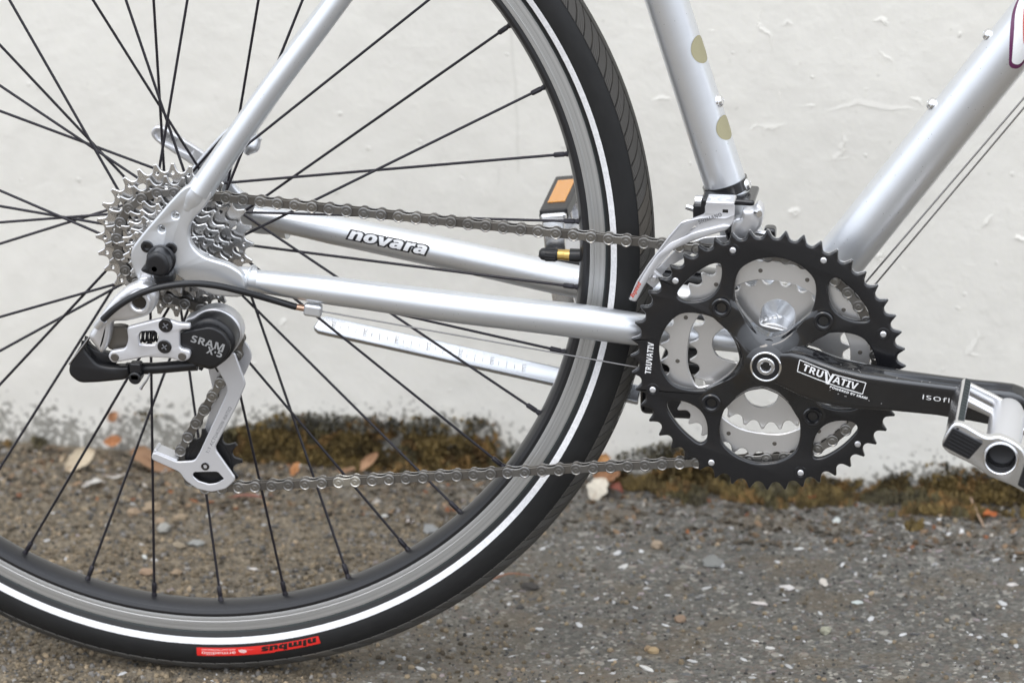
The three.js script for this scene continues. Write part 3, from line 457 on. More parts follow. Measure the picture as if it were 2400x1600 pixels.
// ---- chain: every link its own piece
{
  const ch = group('chain', bike), C = [[0, 0, 76.9, 1, 46.3], [W[0], W[1], 40.6, 1, 35.8], [-413, -9.5, 22.5, -1, 35.8], [-416.4, -103.6, 22.5, 1, 35.8]], seg = [];
  const tan = C.map((a, i) => { const b = C[(i + 1) % 4], dx = b[0] - a[0], dy = b[1] - a[1], D = Math.hypot(dx, dy), h = b[3] * b[2] - a[3] * a[2], L = Math.sqrt(D * D - h * h), u = Math.atan2(dy, dx) - Math.atan2(h, L), n = [-Math.sin(u), Math.cos(u)];
    return { u, L, p: [a[0] - a[3] * a[2] * n[0], a[1] - a[3] * a[2] * n[1]], q: [b[0] - b[3] * b[2] * n[0], b[1] - b[3] * b[2] * n[1]] }; });
  let total = 0;
  for (let i = 0; i < 4; i++) {
    const t = tan[i], b = C[(i + 1) % 4], t2 = tan[(i + 1) % 4], a0 = Math.atan2(t.q[1] - b[1], t.q[0] - b[0]); let da = Math.atan2(t2.p[1] - b[1], t2.p[0] - b[0]) - a0; da = b[3] > 0 ? ((da % (2 * PI)) + 2 * PI) % (2 * PI) : -(((-da % (2 * PI)) + 2 * PI) % (2 * PI));
    seg.push({ line: t, z0: C[i][4], z1: b[4], L: t.L, s: total }); total += t.L; seg.push({ arc: b, a0, da, L: Math.abs(da) * b[2], s: total }); total += Math.abs(da) * b[2];
  }
  const at = (s) => { s = ((s % total) + total) % total; const g = seg.find((q, i) => s < q.s + q.L || i === seg.length - 1), k = (s - g.s) / g.L; if (g.line) return new V3(g.line.p[0] + (g.line.q[0] - g.line.p[0]) * k, g.line.p[1] + (g.line.q[1] - g.line.p[1]) * k, g.z0 + (g.z1 - g.z0) * k); const a = g.a0 + g.da * k; return new V3(g.arc[0] + g.arc[2] * Math.cos(a), g.arc[1] + g.arc[2] * Math.sin(a), g.arc[4]); };
  const N = 2 * Math.round(total / 12.7 / 2), pitch = total / N, s0 = (tan[0].p[0] + 90.2) / Math.cos(tan[0].u + PI);
  // link plates: figure of eight
  const eight = (R, waist) => { const s = new THREE.Shape(), q = 6.35; const pts = []; for (let k = 0; k <= 10; k++) { const a = -2.25 + (4.5 * k) / 10; pts.push([q + R * Math.cos(a), R * Math.sin(a)]); } pts.push([0, waist]); for (let k = 0; k <= 10; k++) { const a = PI - 2.25 + (4.5 * k) / 10; pts.push([-q + R * Math.cos(a), R * Math.sin(a)]); } pts.push([0, -waist]); return blob(pts, 54); };
  const outer = merge([plate(eight(4.25, 2.75), 2.35, 3.35, 0.25, 6, 0.5), plate(eight(4.25, 2.75), -3.35, -2.35, 0.25, 6, 0.5), ...[-6.35, 6.35].flatMap((x) => [lathe([[4.15, 3.2], [4.2, 3.6], [3.7, 3.75], [3.3, 3.45], [3.1, 3.3]], 24, x, 0), lathe([[1.95, 3.2], [1.9, 3.85], [1.5, 4.0], [0.9, 3.95], [0.7, 3.65], [0, 3.6]], 18, x, 0), cyl(x, 0, -3.7, 3.3, 1.8, 12, 0.1)])]);
  const inner = merge([plate(eight(4.3, 3.1), 1.2, 2.25, 0.2, 6, 0.5), plate(eight(4.3, 3.1), -2.25, -1.2, 0.2, 6, 0.5), ...[-6.35, 6.35].map((x) => cyl(x, 0, -1.2, 1.2, 3.9, 18, 0.2))]);
  outer.scale(0.001, 0.001, 0.001); inner.scale(0.001, 0.001, 0.001);
  const outerTone = [M.steel, std([0.31, 0.3, 0.285], 0.3, 0.95), std([0.22, 0.212, 0.2], 0.38, 0.92)], innerTone = [M.steelBrown, std([0.13, 0.12, 0.108], 0.5, 0.85), std([0.19, 0.178, 0.162], 0.42, 0.88)];
  for (let i = 0; i < N; i++) {
    const a = at(s0 + i * pitch), b = at(s0 + (i + 1) * pitch), d = b.clone().sub(a), isOuter = i % 2 === 1, m = a.clone().add(b).multiplyScalar(0.5), X = d.clone().normalize(), Zn = new V3(0, 0, 1).addScaledVector(X, -X.z).normalize(), Yn = new V3().crossVectors(Zn, X);
    const special = isOuter && m.y < -80 && Math.abs(m.x + 311) < 6.5;
    const o = mesh(isOuter ? 'outer_link' : 'inner_link', isOuter ? outer : inner, special ? M.steelLight : (isOuter ? outerTone : innerTone)[Math.floor(hash(i, 3) * 3)], ch);
    o.position.set(m.x / 1000, (m.y + GROUND) / 1000, m.z / 1000); o.quaternion.setFromRotationMatrix(new THREE.Matrix4().makeBasis(X, Yn, Zn));
    if (special) { o.name = 'master_link'; o.userData.label = 'lighter connecting link of the chain'; }
  }
}

// ---- crankset, drawn with the arm along +x and turned a little below level
const CR = -5.4 * PI / 180;
const turn = (g) => { g.rotateZ(CR); return g; };
{
  const k = group('crankset', bike), black = M.black;
  // big ring, 48 teeth, four large openings and four leaf shaped ones
  const sh = gear(48, { phase: (3.75 + 0.3 + 5.4) * PI / 180, tip: 1.9, roller: 4.15, tipw: 0.55 });
  const big = [[20, 0], [24.5, 12], [38, 25.5], [53, 29], [66, 26.5], [74.5, 16.5], [78, 6], [78.6, 0], [78, -6], [74.5, -16.5], [66, -26.5], [53, -29], [38, -25.5], [24.5, -12]];
  const leaf = [[82, -11], [79.6, -14], [72, -12], [65, -6], [63, 2], [67, 10], [76, 15], [81, 14], [82.3, 7], [82.6, -2]];
  for (let q = 0; q < 4; q++) { const a = (q * PI) / 2; sh.holes.push(blob(big.map((p) => rot2(p, a)), 72)); sh.holes.push(blob(leaf.map(([r, d]) => { const t = a + PI / 4 + (d * PI) / 180; return [r * Math.cos(t), r * Math.sin(t)]; }), 44)); }
  part('big_chainring', turn(plate(sh, 50.8, 55.8, 1.6, 6, 1.0)), M.blackSatin, k);
  { // bare metal where the chain has worn the black off the tooth edges
    const core = gear(48, { phase: (3.75 + 0.3 + 5.4) * PI / 180, tip: 2.0, roller: 4.02, tipw: 0.62 }); core.holes.push(hole(0, 0, 88)); part('worn_teeth', turn(plate(core, 52.2, 54.3, 0.5, 6, 0.7)), M.cogDark, k);
  }
  // middle ring, 38 teeth and small ring, 28 teeth
  const mid = gear(38, { phase: (0.2 + 5.4) * PI / 180, tip: 1.7, roller: 4.1, tipw: 0.7 });
  const mi = []; for (let q = 0; q < 4; q++) { const a = PI / 4 + (q * PI) / 2; for (const [r, d] of [[59, -33], [58.5, -22], [57, -14], [48, -10], [46, 0], [48, 10], [57, 14], [58.5, 22], [59, 33]]) mi.push([r * Math.cos(a + d * PI / 180), r * Math.sin(a + d * PI / 180)]); }
  mid.holes.push(blob(mi, 120)); for (let q = 0; q < 4; q++) { const a = PI / 4 + (q * PI) / 2; mid.holes.push(hole(52 * Math.cos(a), 52 * Math.sin(a), 4)); }
  part('middle_chainring', turn(plate(mid, 44.3, 47.3, 0.6, 6, 0.5)), M.alloyMatte, k);
  { const list = []; for (let q = 0; q < 12; q++) { const a = q * 0.52 + 0.2; list.push(cyl(66 * Math.cos(a), 66 * Math.sin(a), 47, 47.7, 1.6, 12, 0.2)); } part('shift_pin', list.slice(0, 12).map((g) => turn(g)), M.steelBrown, k); }
  const sm = gear(28, { phase: 0.12, tip: 1.8, roller: 4.1, tipw: 0.8 });
  for (let q = 0; q < 4; q++) { const a = (q * PI) / 2 - 0.1; sm.holes.push(poly([[20, -13], [36, -12], [42, -4], [42, 4], [36, 12], [20, 13]].map((p) => rot2(p, a)), 5)); }
  for (let q = 0; q < 4; q++) { const a = PI / 4 + (q * PI) / 2 - 0.1; sm.holes.push(poly([[46.5, -2.6], [49.5, -2], [49.5, 2], [46.5, 2.6]].map((p) => rot2(p, a)), 0.6)); }
  sm.holes.push(hole(0, 0, 17)); part('small_chainring', turn(plate(sm, 36, 39, 0.5, 6, 0.5)), M.alloyMatte, k);
  // spider
  const sp = []; for (let q = 0; q < 4; q++) { const a = PI / 4 + (q * PI) / 2; for (const [r, d] of [[20, -45], [21.6, -33], [26.5, -20.5], [34, -14.6], [45.8, -11.6], [57, -11], [60.5, -5], [60.5, 5], [57, 11], [45.8, 11.6], [34, 14.6], [26.5, 20.5], [21.6, 33]]) sp.push([r * Math.cos(a + d * PI / 180), r * Math.sin(a + d * PI / 180)]); }
  { // spider: one smooth casting that rises from the four bolt seats to the boss
    const ol = blob(sp, 160).getPoints(), P = [], U = [], I = [], n = ol.length, R = 14;
    for (let k = 0; k <= R + 1; k++) for (let q = 0; q < n; q++) { const t = Math.min(1, k / R), s2 = 1 - (1 - t) * (1 - t) * 0.999, r = ol[q].length() * s2, ang = Math.atan2(ol[q].y, ol[q].x), rid = Math.pow(Math.abs(Math.cos(2 * (ang - PI / 4))), 2);
      const z = k > R ? 48.5 : 57.4 + 8.4 * (1 - ss(8, 36, r)) - 3.2 * Math.pow(ss(0.7, 1, s2), 1.5) * (1 - 0.5 * ss(46, 58, r)) - 0.8 * (1 - rid) * ss(8, 24, r); P.push(ol[q].x * s2, ol[q].y * s2, z); U.push(t, q / n); }
    for (let k = 0; k <= R; k++) for (let q = 0; q < n; q++) { const a = k * n + q, b = k * n + ((q + 1) % n); I.push(a, a + n, b, b, a + n, b + n); }
    const g = new THREE.BufferGeometry(); g.setAttribute('position', new THREE.Float32BufferAttribute(P, 3)); g.setAttribute('uv', new THREE.Float32BufferAttribute(U, 2)); g.setIndex(I); g.computeVertexNormals(); part('spider', turn(smooth(g, 0.8)), black, k);
  }
  part('crank_boss', turn(lathe([[19, 48], [19.5, 58], [18, 62], [14, 65.2], [11.6, 66], [11.2, 66.2]], 48, 0, 0, 0.9)), black, k);
  part('bolt_ring', turn(lathe([[9.6, 65.4], [9.9, 66.9], [10.6, 67.2], [11.3, 66.8], [11.5, 65.6]], 40)), M.chrome, k);
  part('bolt_seal', turn(lathe([[5.8, 65], [6.2, 66.3], [9.6, 66.4], [9.8, 65.4]], 36)), M.plastic, k);
  part('crank_bolt', turn(lathe([[6.6, 64], [6.6, 66.6], [6, 67.3], [4.1, 67.4], [3.5, 66.6], [3.4, 63.5]], 36)), M.polished, k);
  { const hx = new THREE.CylinderGeometry(3.9, 3.4, 3.8, 6, 1, true); hx.rotateX(PI / 2); hx.translate(0, 0, 65.2); const b = new THREE.CircleGeometry(3.9, 6); b.translate(0, 0, 63.6); part('bolt_socket', [turn(smooth(hx, 0.3)), turn(b)], M.chrome, k); }
  for (let q = 0; q < 4; q++) { const a = PI / 4 + (q * PI) / 2, x = 52 * Math.cos(a), y = 52 * Math.sin(a); part('chainring_bolt', turn(lathe([[7.2, 57], [7.2, 58.2], [6.4, 58.9], [4.9, 58.7], [3.9, 57.6], [3.4, 56.8], [3.3, 47]], 28, x, y)), M.blackSatin, k); }
  for (const [x, y, dome] of [[-25.2, 83.1, 1], [-66.3, 58.4, 0], [-82.7, -25.3, 1], [-40, -79.5, 0], [24.8, -84.2, 1], [65.7, -60, 0], [82.7, 24.5, 1], [39.5, 78.2, 0]]) {
    part('chainring_pin', lathe([[2.3, 55], [2.3, 56.3], [1.6, 56.9], [0, 57]], 18, x, y), M.satin, k); if (dome) part('pin_collar', lathe([[5.2, 55.2], [4.6, 56.2], [3.2, 56.3], [2.5, 55.6]], 24, x, y), M.blackSatin, k); }
  // crank arm: lofted rounded bar
  const arm = (name, sgn, parent) => {
    const st = [[6, 0, 13, 65, 12], [16, 0.5, 15.5, 67.5, 13], [26, -0.5, 17, 71, 14.5], [38, -1.5, 17, 75.5, 16], [52, -2.4, 16.2, 79.5, 16.5], [70, -2.2, 15.2, 82, 16], [95, -1, 13.9, 83.6, 15], [125, 0, 13.4, 84.6, 14.5], [150, 0, 14, 85.4, 14], [165, 0, 14.8, 85.8, 14], [176, 0, 15, 86, 14], [183, 0, 13.4, 86, 14], [187.5, 0, 10, 86, 13.6], [190.2, 0, 4.6, 85.6, 12.6], [190.8, 0, 0.5, 85, 11]], P = [], U = [], I = [], n = 72;
    const key = (q) => { const i = Math.min(st.length - 2, Math.floor(q)), t = q - i, a = st[i], b = st[i + 1]; return a.map((v, m) => v + (b[m] - v) * t); }, R = 84;
    // section: flat outer face, sloped upper facet, rounded edges
    for (let i = 0; i <= R; i++) {
      const [x, y, h, zf, d] = key((i / R) * (st.length - 1)), q = Math.min(1, h / 12), y2 = h * (0.7 - 0.06 * ss(40, 80, x));
      const sec = new THREE.CatmullRomCurve3([[-h + 3 * q, 0], [-h * 0.66, 0], [-h * 0.3, 0], [0, 0], [y2 * 0.5, 0], [y2 - 2 * q, 0], [y2 + 0.6 * q, -0.7 * q], [h - 1.2 * q, -d * 0.5], [h, -d * 0.72], [h - 1.2 * q, -d], [-h + 1.5 * q, -d], [-h, -d + 2 * q], [-h, -3 * q], [-h + 0.9 * q, -0.8 * q]].map(([a, b]) => new V3(0, a, b)), true, 'centripetal');
      for (let j = 0; j <= n; j++) { const p = sec.getPoint(j / n); P.push(x, y + p.y, sgn * (zf + p.z)); U.push(x / 60, j / n); }
    }
    for (let i = 0; i < R; i++) for (let j = 0; j < n; j++) { const a = i * (n + 1) + j, b = a + n + 1; I.push(a, a + 1, b, b, a + 1, b + 1); }
    const g = new THREE.BufferGeometry(); g.setAttribute('position', new THREE.Float32BufferAttribute(P, 3)); g.setAttribute('uv', new THREE.Float32BufferAttribute(U, 2)); g.setIndex(I); g.computeVertexNormals();
    return part(name, turn(sgn < 0 ? g.rotateZ(PI) : g), black, parent);
  };
  arm('crank_arm', 1, k); arm('left_crank_arm', -1, k); part('left_crank_boss', turn(lathe([[11, -66], [18, -64], [19, -52], [12, -48]], 36)), black, k);
  // lettering on the arm and ring
  {
    const tb = [[6, 65], [16, 67.5], [26, 71], [38, 75.5], [52, 79.5], [70, 82], [95, 83.6], [125, 84.6], [150, 85.4], [190, 86]], ht = [[6, 13], [26, 17], [38, 17], [52, 16.2], [70, 15.2], [95, 13.9], [190, 13.6]], yc = [[6, 0], [26, -0.5], [38, -1.5], [52, -2.4], [70, -2.2], [95, -1], [125, 0], [190, 0]];
    const face = (x, y) => curve(tb, x * Math.cos(-CR) - y * Math.sin(-CR));
    const wrap = (g, ox, oy, ang, lift) => { const p = g.attributes.position, c = Math.cos(ang), t = Math.sin(ang); for (let i = 0; i < p.count; i++) { const x = ox + p.getX(i) * c - p.getY(i) * t, y = oy + p.getX(i) * t + p.getY(i) * c; p.setXYZ(i, x, y, face(x, y) + lift + 0.1 + p.getZ(i)); } return smooth(g, 0.4); };
    const A0 = -0.221, word = (s, size, x, y, wide, slant = 0.1, o = {}) => wrap(text(s, size, { depth: 0.15, wide, slant, ...o }), x, y, A0, 0.12);
    const bar = (a, b, wd = 0.6) => { const L = Math.hypot(b[0] - a[0], b[1] - a[1]), g = new THREE.BoxGeometry(L, wd, 0.15, Math.ceil(L / 2), 1, 1); g.translate(L / 2, 0, 0.07); return wrap(g, a[0], a[1], Math.atan2(b[1] - a[1], b[0] - a[0]), 0.12); };
    const fr = [[24.6, 7.8], [45.2, 3.0], [47.4, -1.6], [50.6, 1.0], [73.0, -3.0], [70.6, -11.6], [23.0, -1.1]];
    part('arm_lettering', [word('TRU', 5.3, 26.2, 0.6, 1.14), word('V', 9, 41.3, -6.0, 1.0, 0), word('ATIV', 5.3, 48.8, -4.9, 1.1), ...fr.map((a, i) => bar(a, fr[(i + 1) % fr.length]))], M.white, k);
    part('arm_lettering', word('POWERED BY SRAM', 1.7, 46.6, -9.2, 1.3), M.white, k);
    part('arm_lettering', wrap(text('lSOflo', 3.1, { font: fontR, depth: 0.15, wide: 1.95, gap: 0.35 }), 112.6, -12.4, -0.09, 0.12), M.white, k);
    const sc = [[54.9, 9], [57.2, 4.3], [59.3, 3.4], [67.6, 6.1], [68.7, 5], [63.7, 6.4], [94.9, 2.2], [112.6, 0.6], [118.2, 0.3], [137, -2.2], [47.3, -11.2], [53.2, -13.2], [58.4, -14.5], [75.3, -16.3], [84.2, -17.9]];
    part('scuff_mark', sc.map(([x, y], i) => { const g = new THREE.BoxGeometry(rr(0.5, 1.6), rr(0.25, 0.5), 0.1); g.rotateZ(rr(-0.9, 0.4)); return wrap(g, x, y, 0, 0.0); }), M.satin, k);
    part('ring_lettering', place(text('TRUVATIV', 4.3, { depth: 0.3, wide: 0.86 }), [-84.2, -13.5, 55.62], [0.1, 1, 0], [-1, 0, 0]), M.white, k);
  }
}

// ---- pedals
{
  const make = () => {
    const p = new THREE.Group(); p.name = 'pedal'; const S = (g) => { g.scale(0.001, 0.001, 0.001); return g; }, add = (n, l, m) => mesh(n, S(merge(l)), m, p);
    // local: x along the platform, y through it, z outwards from the arm
    add('axle_sleeve', [lathe([[7, 2], [11, 6], [12.5, 14], [12.5, 78], [11, 92]], 32)], M.satin);
    for (const s of [-1, 1]) {
      add('cage_bar', [rbox(s * 36, -2, 50, 7, 20, 92, 2.6)], M.polished);
      add('grip_strip', [rbox(s * 36, 8.3, 48, 4.4, 1.6, 80, 0.5), ...Array.from({ length: 13 }, (_, i) => rbox(s * 36, 9.1, 12 + i * 6, 3.8, 0.9, 2.6, 0.3))], M.rubber);
      add('cross_rib', [rbox(s * 22, 0, 22, 24, 5, 9, 2)], M.polished); add('cross_rib', [rbox(s * 22, -1, 78, 24, 5, 9, 2)], M.polished);
      add('rubber_pad', [plate(poly([[s * 16, 4.5], [s * 39.6, 4.5], [s * 39.6, -11], [s * 19, -11]], 1.4), 95.2, 98, 0.5), ...Array.from({ length: 5 }, (_, i) => rbox(s * 28.5, 2 - i * 2.6, 98, 18, 0.8, 0.7, 0.2))], M.plastic);
    }
    const out = blob([[-40, 6.5], [-39.8, -11], [-35, -14], [-16, -14], [0, -15.5], [16, -14], [35, -14], [39.8, -11], [40, 6.5], [35, 9], [16, 9], [9, 13.5], [0, 14.8], [-9, 13.5], [-16, 9], [-35, 9]], 90); out.holes.push(hole(0, 0, 10.6));
    add('end_plate', [plate(out, 88, 96, 1.6, 10, 0.8), lathe([[10.6, 80], [10.6, 96.6], [11.2, 97.2], [12.4, 96.6]], 40)], M.polished);
    add('end_recess', [lathe([[10.4, 84], [9, 82], [0, 82]], 30)], M.plastic);
    add('inner_plate', [plate(poly([[-39, 7], [-39, -10], [-14, -8], [14, -8], [39, -10], [39, 7], [14, 8], [-14, 8]], 4), 6, 11, 1.2)], M.polished);
    return p;
  };
  const near = make(); bike.add(near); const c = rot2([175, 0], CR); near.position.set(c[0] / 1000, (c[1] + GROUND) / 1000, 0.0875); near.rotation.z = -27 * PI / 180;
  const far = make(); far.name = 'pedal_001'; bike.add(far); const d = rot2([-175, 0], CR); far.position.set(d[0] / 1000, (d[1] + GROUND) / 1000, -0.0875); far.rotation.set(0, PI, 0); far.rotateZ(-(PI / 2 + 0.12));
  const S = (g) => { g.scale(0.001, 0.001, 0.001); return g; };
  mesh('reflector_case', S(rbox(-37.4, -2, 50, 9, 21.5, 84, 1.5)), M.plastic, far); mesh('reflector', S(rbox(-42, -2, 52, 1.4, 13.5, 54, 0.5)), M.orange, far);
}

// ---- rear derailleur
{
  const d = group('rear_derailleur', bike);
  part('mounting_knuckle', plate(blob([[-451, 52], [-443, 49.5], [-438.8, 43], [-440, 34.5], [-445, 28], [-453, 24.5], [-463, 22], [-472, 20.5], [-474, 12], [-477, 2], [-481.5, -3.5], [-487, 3], [-490.5, 9], [-486, 17], [-480.5, 27], [-470, 40], [-459, 49]], 90), 77, 91, 4, 8, 1.2), M.satin, d);
  part('pivot_bolt', lathe([[8.6, 89.5], [8.6, 93], [7.8, 94], [6.4, 94.1], [5.4, 93.2], [5.2, 91]], 36, -451, 38.2), M.satin, d);
  part('pivot_socket', lathe([[5.3, 91.8], [4.9, 91.5], [0, 91.3]], 24, -451, 38.2), M.black, d);
  part('hanger_link', [cyl(-449, 45, 74, 79, 7.5, 28), rbox(-450, 50, 72, 11, 14, 7, 2.5, -0.2)], M.satin, d);
  const link = poly([[-461.8, 18], [-436.5, 25.6], [-427.8, 24.4], [-424, 22.8], [-414.4, 22.4], [-414.6, 18.2], [-422.6, 17.6], [-423, 3.4], [-415, 1.8], [-415.6, -4.4], [-421.4, -7.2], [-430.5, -4.6], [-448.4, -4.6], [-466.8, -8.9], [-473.6, -10.4], [-476.8, -5.6], [-474.6, -1], [-463.4, 1.4], [-461, 8]], 3); link.holes.push(poly([[-455.4, 12.4], [-452, 17], [-440, 18.2], [-436.4, 13.6], [-437.2, 8], [-440.6, 2.6], [-454.6, 2.2]], 3));
  part('outer_link', plate(link, 85.4, 90.5, 1.5, 8, 1.0), M.whiteAlloy, d);
  for (const [x, y] of [[-432.6, 20.6], [-434, 4.4]]) { part('limit_screw', lathe([[5.2, 89], [5.2, 91], [4.6, 91.6], [1.6, 91.4], [1.2, 90.6], [0, 90.6]], 26, x, y), M.blackSatin, d); part('screw_slot', [rbox(x, y, 91.5, 5, 0.8, 0.5, 0.15, 0.6), rbox(x, y, 91.5, 0.8, 5, 0.5, 0.15, 0.6)], M.inkGrey, d); }
  for (const [x, y] of [[-471.3, -5.5], [-421.2, -2.6]]) part('link_pivot', cyl(x, y, 84, 91.2, 3.1, 22), M.steelBrown, d);
  { const list = []; for (let k = 0; k < 7; k++) { const t = new THREE.TorusGeometry(4.2, 1.0, 8, 20); t.rotateY(PI / 2 - 0.1); t.translate(-458 + k * 3.2, 6.2 + k * 0.35, 77); list.push(t); } part('spring', list, M.plastic, d); }
  part('knuckle_interior', plate(blob([[-478, 13], [-464, 14], [-461, 4], [-470, -3], [-478, -2]]), 74, 82, 1), M.steelBrown, d);
  // black cage knuckle with a bright rim
  const kn = [[-424.5, 13.4], [-418, 17], [-409.5, 22.4], [-400, 23.2], [-390.5, 18.4], [-385.2, 10.5], [-384.6, 3.5], [-388.8, -5.6], [-396, -12.4], [-402.5, -16.4], [-410, -15.4], [-417, -13.6], [-424.5, -1]];
  part('cage_knuckle', plate(blob(kn, 80), 54, 80, 3.6, 8, 1.2), M.plastic, d);
  part('knuckle_rim', plate(blob(kn.map(([x, y]) => [x + (x > -402 ? 1.2 : -0.4), y + (y > 4 ? 1.5 : 0)]), 80), 48, 62, 2, 8, 1.2), M.satin, d);
  part('knuckle_cover', plate(blob([[-424, 12.4], [-409, 17.6], [-400.5, 18.8], [-392, 15], [-387.5, 8], [-387, 2.5], [-391, -5.2], [-400, -11.5], [-411, -10.6], [-420, -8], [-424.4, 0]], 70), 79, 86, 1.4, 8, 1.2), M.plastic, d);
  { const g = text('SRAM', 5.4, { depth: 0.35, wide: 1.28, slant: 0.05 }); part('cover_lettering', place(g, [-416.2, 7.6, 86], [24, -6.3, 0], [0.2, 1, 0]), M.greyInk, d); const h = text('X·5', 5.4, { depth: 0.35, wide: 1.1, slant: 0.05 }); part('cover_lettering', place(h, [-404.6, -0.7, 86], [11, -3.2, 0], [0.2, 1, 0]), M.greyInk, d); }
  // lower cable arm and barrel
  part('cable_arm', plate(poly([[-494, 6], [-499, -1], [-507.6, -15], [-508.6, -23], [-501, -29.8], [-488, -28.8], [-466, -25.6], [-462, -21], [-462.5, -14.6], [-477, -15.8], [-487, -14], [-496, -2]], 4.5), 74, 84, 2.6, 8, 1.2), M.plastic, d);
  part('cable_arm_web', plate(poly([[-497, 0], [-489, -6], [-479, -8], [-474, -6], [-473, -16], [-488, -16]], 3), 70, 77, 1.4), M.plastic, d);
  part('lower_link', sweep([[-466, -18.5, 78], [-445, -17.6, 77], [-425, -15.2, 76], [-414, -14, 75]], [4.6, 4.2, 4.2, 4.6], 14, 16), M.plastic, d);
  part('cable_clamp', [rbox(-456.8, -14, 86, 8.5, 8, 8, 1.4), cyl(-457, -21, 80, 92, 4.6, 20, 0.8), rbox(-457, -20, 90, 7, 5, 4, 1)], M.plastic, d);
  part('cable_tail', sweep([[-446, -17, 90], [-447.5, -21, 91], [-451, -26, 91], [-453, -29, 91]], [0.7, 0.7, 0.9, 1.2], 14, 8), M.wire, d);
  part('cable_run', rod([-490, 8.5, 84], [-507.6, -15, 84], 0.7, 6), M.wire, d);
  // cage and pulleys
  const off = ([x, y]) => [x - 1.6, y - 2.6];
  const cage = poly([[-409, -18], [-391.5, -12], [-384.4, -34], [-384, -37.5], [-390.8, -53.6], [-408.3, -87.2], [-407.6, -90.4], [-394.4, -110.4], [-394.6, -113.4], [-401.3, -120.2], [-412.6, -123.4], [-423.4, -121.4], [-432.2, -115], [-436.2, -108.6], [-457.4, -99.4], [-455.8, -93.6], [-437.7, -100.6], [-424.4, -99], [-420.7, -93], [-397.8, -43.8], [-398.4, -38]].map(off), 2.6);
  cage.holes.push(poly([[-425.6, -107.1], [-406.8, -105.8], [-401, -112.5], [-407.8, -117.2], [-414.5, -118.6], [-423.2, -116.2], [-427.8, -111.6]].map(off), 2));
  part('outer_cage', plate(cage, 42, 44.6, 0.7, 6, 0.6), M.whiteAlloy, d);
  part('inner_cage', plate(poly([[-420, -14], [-392, -6], [-384.5, -18], [-383.5, -24.5], [-390, -39], [-405, -60], [-412, -84], [-404, -100], [-408, -116], [-424, -116], [-430, -104], [-422, -84], [-413, -56], [-417, -34]], 4), 26.8, 28.8, 0.5), M.whiteAlloy, d);
  part('cage_tail', [rbox(-448.5, -99.8, 35.2, 19, 2.2, 15, 0.9, -0.36), rbox(-456.6, -97.4, 35.2, 2.4, 5.6, 15, 0.9, -0.36)], M.whiteAlloy, d);
  for (const [x, y, ph] of [[-413, -9.5, 0.1], [-416.4, -103.6, 0.3]]) {
    const s = gear(11, { phase: ph, tip: 2.2, roller: 4.1, tipw: 1.3, cx: x, cy: y }); s.holes.push(hole(x, y, 4));
    part('pulley', [plate(s, 34.4, 37.2, 0.5, 5, 0.6), ringz(x, y, 33, 38.6, 4, 9, 28), lathe([[15.2, 37.1], [15.4, 37.9], [16.4, 37.9], [16.6, 37.1]], 40, x, y)], M.plastic, d);
  }
  part('pulley_bolt', lathe([[3.1, 40], [3.1, 45], [2.8, 45.4], [1.6, 45.3], [1.3, 44.2], [0, 44.2]], 22, -418, -105.5), M.black, d);
  part('cage_lettering', place(text('1:1 ACTUATION RATIO', 2.5, { font: fontR, depth: 0.25, wide: 1.12, gap: 0.15 }), [-415.4, -95.6, 44.5], [25, 48.6, 0], [-1, 0.5, 0]), M.inkGrey, d);
}

